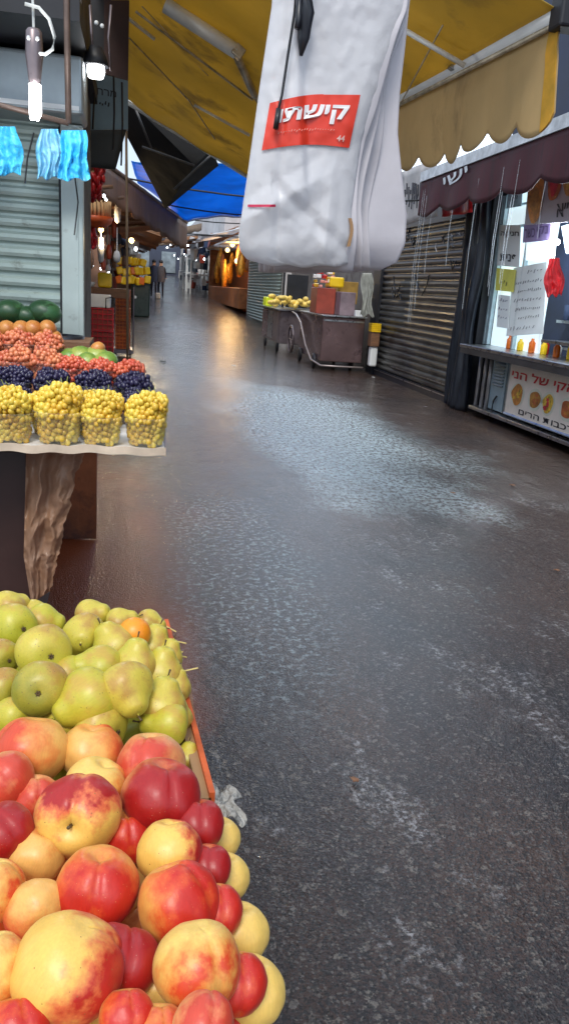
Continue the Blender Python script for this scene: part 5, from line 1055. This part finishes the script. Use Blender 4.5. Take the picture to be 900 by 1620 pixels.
PL = [ # px,py,d,mat,z,pole(r,u,n),blush(r,u,n),label,stem
 (125,1290,128,'yr',.945,(-.25,-.3,.9),(.2,1,0),'yellow peach with a dark stem pit facing the viewer and a crimson top',1),
 (255,1258,118,'cr',.94,(.1,.9,.3),(.3,0,1),'deep crimson peach with a pale cleft beside the pear box',0),
 (268,1346,100,'yr',.935,(0,.8,.2),(1,-.2,-.35),'pale yellow peach with a crimson right side in the right column',0),
 (155,1405,125,'rd',.935,(.1,.8,.5),(0,.2,1),'bright red peach with a yellow rim in the middle of the heap',0),
 (282,1428,124,'rd',.935,(-.3,.9,.2),(.8,.0,.6),'red peach with a yellow left shoulder in the right column',0),
 (110,1532,168,'yr2',.95,(-.3,-.6,-.5),(1,.35,.25),'largest peach, pale yellow with a red right side at the bottom',0),
 (312,1528,132,'ye',.94,(0,-.7,-.4),(.3,.2,.7),'cream peach with a torn red patch at the bottom right',0),
 (190,1522,120,'cr',.93,(.2,.9,-.1),(.3,.1,1),'crimson peach tucked behind the largest peach',0),
 (50,1186,108,'org',.93,(.2,.8,.1),(-.6,-.3,.1),'orange yellow peach at the top left of the heap',0),
 (146,1188,92,'org',.92,(0,.9,.4),(.5,-.5,-.4),'orange yellow peach touching the pears in the middle',0),
 (238,1212,108,'pk',.925,(0,1,.2),(-.3,-.5,.6),'pink blushed peach at the top right against the pears',0),
 (152,1246,96,'ye',.925,(.3,.7,.3),(0,-1,-.4),'pale peach peeping out above the stem pit peach',0),
 (8,1235,92,'pk',.935,(-.5,.8,.2),(.3,-.2,1),'orange red peach at the left edge of the heap',0),
 (56,1262,74,'pk',.92,(.1,.8,.2),(.2,.2,1),'small pink red peach left of the stem pit peach',0),
 (4,1318,98,'cr',.94,(-.4,.8,.1),(.4,-.5,.4),'dark red peach cut by the left edge of the picture',0),
 (58,1352,88,'org',.925,(.3,.7,.4),(.3,.5,.1),'dull orange peach below the stem pit peach at left',0),
 (-10,1408,92,'ye',.94,(0,.8,.2),(.6,-.4,.1),'yellow peach half outside the left edge',0),
 (56,1440,92,'org',.93,(.2,-.6,.6),(-.4,-.8,.0),'speckled orange yellow peach left of the bright red peach',0),
 (-14,1535,112,'ye',.95,(0,.8,.2),(.7,-.3,-.1),'yellow peach low at the left edge',0),
 (200,1325,82,'rd',.915,(0,.8,.4),(.2,0,1),'red peach in the dip between the two columns',0),
 (313,1305,84,'cr',.925,(0,.8,.1),(.2,0,1),'dark crimson peach behind the cleft peach at the right edge',0),
 (330,1372,70,'cr',.92,(0,.8,.1),(.1,0,1),'small crimson peach right of the pale yellow peach',0),
 (342,1442,86,'rd',.92,(0,.8,.1),(.3,0,1),'red peach at the right rim behind the yellow shouldered one',0),
 (347,1326,64,'ye',.89,(0,.6,.3),(-1,0,-.6),'first pale yellow peach from the top along the right rim',0),
 (357,1388,74,'ye',.89,(0,.6,.3),(-1,0,-.6),'second pale yellow peach from the top along the right rim',0),
 (378,1476,92,'ye',.89,(0,.6,.3),(-1,.2,-.6),'third pale yellow peach from the top along the right rim',0),
 (396,1568,104,'ye',.89,(0,.6,.3),(-1,0,-.6),'lowest pale yellow peach along the right rim',0),
 (374,1555,96,'rd',.915,(0,.8,.1),(.3,0,1),'red peach between the torn peach and the right rim',0),
 (322,1622,98,'pk',.95,(0,.6,-.3),(.3,0,1),'pink red peach cut by the bottom edge under the torn peach',0),
 (200,1608,84,'rd',.94,(0,.8,.1),(.3,.2,1),'red peach cut by the bottom edge beside the largest one',0),
 (245,1560,84,'ye',.905,(0,.8,.1),(.3,.2,-1),'pale peach deep between the largest and the torn peach',0),
 (28,1625,96,'rd',.94,(0,.8,.1),(.3,.2,1),'red peach cut by the bottom left corner',0),
 (250,1640,96,'org',.93,(0,.8,.1),(.3,.2,1),'orange peach just below the bottom edge',0),
]
for (px, py, d, mk, zz, pole, blush, lb, stem) in PL:
    put_fruit('peach', PM[mk], lb, G1, px, py, d*1.05, zz, pole, blush, .97, ((stem_me, 'stem'),) if stem else ())
q = random.Random(44)
fill = []
for iy in range(8):
    for ix in range(14):
        x = -.62+ix*.062+(iy%2)*.03; y = .20+iy*.062; fill.append((x+q.uniform(-.006,.006), y+q.uniform(-.006,.006)))
for x, y in fill:
    if x > .085 or y > .70: continue
    c = Vector((x, y, .862+q.uniform(-.01,.01)-(max(0, x-.03))*.3)); r_ = .036
    if any((c-a).length < .55*(r_+b2) for a, b2 in fruits[:len(PL)]): c.z -= .03
    o_ = bpy.data.objects.new('peach', PM[q.choice(['rd','org','pk','yr','rd'])]); COL.objects.link(o_); o_.location = c; o_.scale = (r_, r_, r_*.95); o_.rotation_euler = (q.random()*6, q.random()*6, q.random()*6)
    tag(o_, 'peach mostly hidden in the lower layers of the front heap', 'peach', 'peaches in the lower layers')

G2 = 'pears heaped in the box behind the peaches'
QL = [ # px,py,d, mesh, z, pole(neck dir), label, calyx/stem
 (18,992,74,0,.96,(-.4,.1,-.9),'green pear at the left end of the back row of pears'),
 (75,985,52,0,.95,(.9,-.1,.2),'small green pear lying sideways in the back row'),
 (131,1008,66,1,.95,(-.1,-.3,.9),'yellow green pear with its stem end facing the viewer'),
 (178,1016,62,1,.95,(-.5,.8,.1),'long curved green pear leaning left near the back'),
 (66,1030,80,1,.965,(-.3,.2,-.9),'big yellow green pear showing its blossom end at left'),
 (150,1058,70,0,.95,(-.9,.1,.2),'bright green pear lying sideways in the middle'),
 (66,1086,80,2,.965,(.1,.2,-.95),'brownish olive pear with a dark blossom dot'),
 (118,1074,62,0,.94,(.7,-.3,.2),'olive green pear tucked between the two big ones'),
 (-4,1040,56,2,.955,(-.5,.2,-.8),'olive pear cut by the left edge of the picture'),
 (2,1088,56,2,.95,(-.5,.2,-.6),'dark olive pear at the left edge above the peaches'),
 (132,1110,92,0,.955,(-.85,-.45,.1),'large bright green pear lying with its neck to the lower left'),
 (202,1095,76,1,.965,(.35,-.75,.4),'pale yellow pear with its neck pointing down and brown stem'),
 (18,1132,58,0,.935,(-.5,.2,-.7),'small dark green pear just above the left peaches'),
 (96,1146,62,1,.925,(-.8,.1,-.4),'yellow green pear half behind the orange yellow peach'),
 (152,1146,80,1,.93,(-.7,.3,-.5),'yellow pear lying directly behind the middle peach'),
 (214,1044,64,1,.955,(.1,.9,.2),'yellow pear standing on its base near the back right'),
 (257,1108,70,1,.94,(.2,.9,.1),'mustard pear with brown dots near the right rim'),
 (256,1058,62,1,.94,(.1,.9,.2),'mustard pear above the dotted one near the right rim'),
 (196,984,44,1,.94,(.8,.3,.1),'narrow yellow pear beside the orange at the back'),
 (150,974,46,1,.94,(.7,.2,.3),'yellow pear topping the back row in the middle'),
 (258,1146,66,0,.925,(-.9,.1,.1),'green pear at the right rim just behind the pink peach'),
 (243,1016,54,1,.935,(.3,.8,.1),'yellow green pear below and right of the orange'),
 (277,1082,48,1,.925,(.2,.9,.1),'narrow pear squeezed against the rim'),
 (266,1036,46,1,.925,(.3,.9,.1),'narrow yellow pear at the back right against the rim'),
 (20,962,52,1,.95,(.7,.3,-.3),'pale yellow pear topping the back row at left'),
 (60,970,40,1,.94,(.8,.1,.3),'small yellow pear behind the sideways green one'),
 (240,988,40,1,.93,(.8,-.2,.2),'small yellow pear at the back corner right of the orange'),
 (105,1120,60,2,.92,(.3,.4,.2),'olive pear low between the middle pears'),
 (280,1130,44,1,.915,(.1,.8,.1),'narrow green yellow pear at the lower right rim'),
 (297,1195,40,1,.895,(.1,.9,.1),'thin pear behind the rim above the crimson peach'),
]
for (px, py, d, mi, zz, pole, lb) in QL:
    me = PE[mi if mi != 0 else q.choice([0, 3])]
    parts = ((cal_me, 'calyx'),) if pole[2] < -.2 else ((pstem_me, 'stem'),)
    asp = 1.12 if pole[2] < -.5 else 1.0
    s_ = d*(1.12 if abs(pole[2]) > .7 else 1.22)
    put_fruit('pear', me, lb, G2, px, py, s_, zz-.004, pole, (.3,.3,.9), asp, parts)
put = put_fruit('orange', (lambda: (lambda mb: mb.mesh('orange', FM['orange'], True))(MB().ball((0,0,0), 1, 40, 26)))(), 'single bright orange fruit among the pears at the back right', None, 213, 1002, 52, .955, (0,1,.2), (1,0,0))
for iy in range(6):
    for ix in range(13):
        x = -.62+ix*.055+(iy%2)*.025; y = .76+iy*.06
        lim = ra_.x+(rb_.x-ra_.x)*((y-ra_.y)/(rb_.y-ra_.y))-.035
        if x > lim or y > ra_.y-.02: continue
        o_ = bpy.data.objects.new('pear', q.choice(PE)); COL.objects.link(o_); o_.location = (x, y, .865+q.uniform(-.012,.012)); r_ = .034; o_.scale = (r_, r_, r_); o_.rotation_euler = (q.uniform(.8,2.3), q.random()*6, q.random()*6)
        tag(o_, 'pear mostly hidden in the lower layers behind the peaches', 'pear', 'pears in the lower layers')

# ================================================================== HANGING BAGS
bgs = thing('plastic_bag_bundle', 'bundle of white plastic shopping bags with a red printed logo hanging at the top', 'plastic bags', at(520, 20, 'y', 1.4))
def interp(tab, y):
    for (x0, y0), (x1, y1) in zip(tab, tab[1:]):
        if y <= y1: k = (y-y0)/(y1-y0) if y1 > y0 else 0; k = max(0, k); return x0+(x1-x0)*k
    return tab[-1][0]
Lf = [(434,-60),(430,10),(412,130),(394,260),(378,370),(379,395),(392,412),(420,418)]
Rf = [(655,-60),(645,10),(622,80),(595,150),(572,220),(563,280),(556,330),(554,390),(552,424)]
def surfY(px, py):
    y = 1.40
    y += .010*math.tanh((px-(480+.05*(py-200)))/4)*max(0, min(1, (330-py)/120+.15))      # vertical fold step
    y += .005*math.sin(px*.022+py*.005)+.003*math.sin(py*.021+px*.012)
    y += .006*max(0, 1-abs(py-(290+(px-430)*.9))/22)*(1 if px > 430 else 0)-.005*max(0, 1-abs(px-(530-(py-250)*.12))/14)*max(0, min(1, (py-240)/60))+.004*max(0, 1-abs(px-(455-(py-40)*.05))/9)
    y += -.010*max(0, 1-abs(py-(352-(px-380)*.55))/34)*(1 if px < 505 else max(0, 1-(px-505)/30))
    y += .020*max(0, (py-372)/50)**2+.0045*abs(mnoise.noise(Vector((px*.012+2, py*.009, 0))))+.0025*abs(mnoise.noise(Vector((px*.035, py*.02, 4))))+.0015*mnoise.noise(Vector((px*.07, py*.05, 3)))
    return y
def front(u, v):
    py = -60+v*(418+60)+ (8*math.sin(u*3.0)+3*math.sin(u*17))*max(0, v-.9)*10*.5; l_, r_ = interp(Lf, py), interp(Rf, py); px = l_+(r_-l_)*u
    edge = .02*(abs(u-.5)*2)**6
    return at(px, py, 'y', surfY(px, py)+edge)
z = MB(); z.grid(front, 70, 110, (0,.0025,0)); z.build('front_bag', M['bag_white'], bgs, True)
# bags behind, peeking out on the right
Rb = [(655,-60),(647,10),(640,80),(632,150),(629,210),(635,270),(643,340),(641,385),(628,415),(600,428)]
BR = mat('bag_lilac', (.70,.67,.71), .38, 0, .05, 3, transl=.2, bump=.2, bscale=9)
for k, (ex, dy, dd, tl) in enumerate(((None,0,.095,0), (30,-2,.075,1), (17,-4,.055,2), (7,-1,.036,3))):
    def back(u, v, ex=ex, dy=dy, dd=dd, tl=tl):
        py = -60+v*(430+dy+60)+(5*math.sin(u*4+tl)+2*math.sin(u*19+tl))*max(0, v-.92)*6
        r_ = interp(Rb, min(py, 428)) if ex is None else min(interp(Rb, min(py, 428))-3, interp(Rf, min(py, 424))+ex*min(1, max(.15, (py-60)/160))+3*math.sin(py*.03+tl))
        l_ = interp(Lf, min(py, 395))+30+8*tl; px = l_+(r_-l_)*u
        w_ = .006*math.sin(u*7+tl*1.7)+.004*math.sin(v*9+u*6+tl)+.006*mnoise.noise(Vector((u*4, v*5, tl*3)))
        return at(px, py, 'y', 1.40+dd+w_+.018*max(0, (py-372)/50)**2)
    z = MB(); z.grid(back, 60, 70, (0,.002,0)); z.build('rear_bag', BR, bgs, True)
z = MB(); z.grid(lambda u, v: at(551+u*5+3*math.sin(v*4), 345+v*45, 'y', surfY(552,350)+.012), 3, 8, (0,.002,0)); z.build('brown_paper', M['cardboard'], bgs)
# printed logo, following the front bag
def onbag(px, py, off=.004): return at(px, py, 'y', surfY(px, py)+.02*(abs((px-interp(Lf, py))/(interp(Rf, py)-interp(Lf, py))-.5)*2)**6-off)
def lg_(u, v, off=.004):
    top = (427+u*143, (163-14*math.sin(min(1,u*1.7)*1.57)) if u < .6 else 149+1*u); bot = (414+u*138, 238-7*math.sin(u*3.14)+ -4*u)
    return onbag(top[0]*v+bot[0]*(1-v), top[1]*v+bot[1]*(1-v), off)
z = MB(); z.grid(lg_, 60, 24); z.build('logo_panel', M['bag_red'], bgs, True)
def cpx(u, v): return lg_(u, v, .0065)
for txt, box in ((he('קישתו'), (.12,.91,.42,.80)),):
    z = MB(); uv, fs_ = text_vf(txt, .035)
    z.add([cpx(box[0]+(box[1]-box[0])*u, box[2]+(box[3]-box[2])*v) for u, v in uv], fs_); z.build('logo_lettering', M['bag_ink'], bgs)
z = MB(); scribble(z, lambda u, v: cpx(.15+.65*u, .27+.07*v), 22, .0006, 12); z.build('logo_lettering', mat('logo_thin', (.75,.30,.24), .4), bgs)
z = MB(); z.add([cpx(.84+.09*u, .10+.12*v) for u, v in text_vf(he('44'), .02)[0]], text_vf(he('44'), .02)[1]); z.build('logo_lettering', mat('logo_small', (.8,.5,.45), .4), bgs)
z = MB(); z.grid(lambda u, v: onbag(392+44*u, 327.5-4*v, .004), 8, 1); z.build('red_line', mat('line_red', (.6,.02,.08), .4), bgs)
# black strings and clip
z = MB(); z.tube([onbag(468,-40,.02), onbag(466,20,.018), onbag(455,90,.015), onbag(446,150,.014), onbag(437,188,.014)], .0022, 6); z.tube([onbag(441,172,.014), onbag(436,204,.014)], .0045, 8); z.build('string', M['cable_black'], bgs, True)
z = MB(); z.tube([onbag(484,-40,.02), onbag(484,20,.022), onbag(480,60,.02), onbag(476,88,.016)], [.014,.014,.010,.003], 10); z.tube([onbag(474,-30,.02), onbag(472,30,.02), onbag(470,45,.016)], .005, 8); z.build('clip', mat('clip_black', (.02,.022,.03), .3), bgs, True)
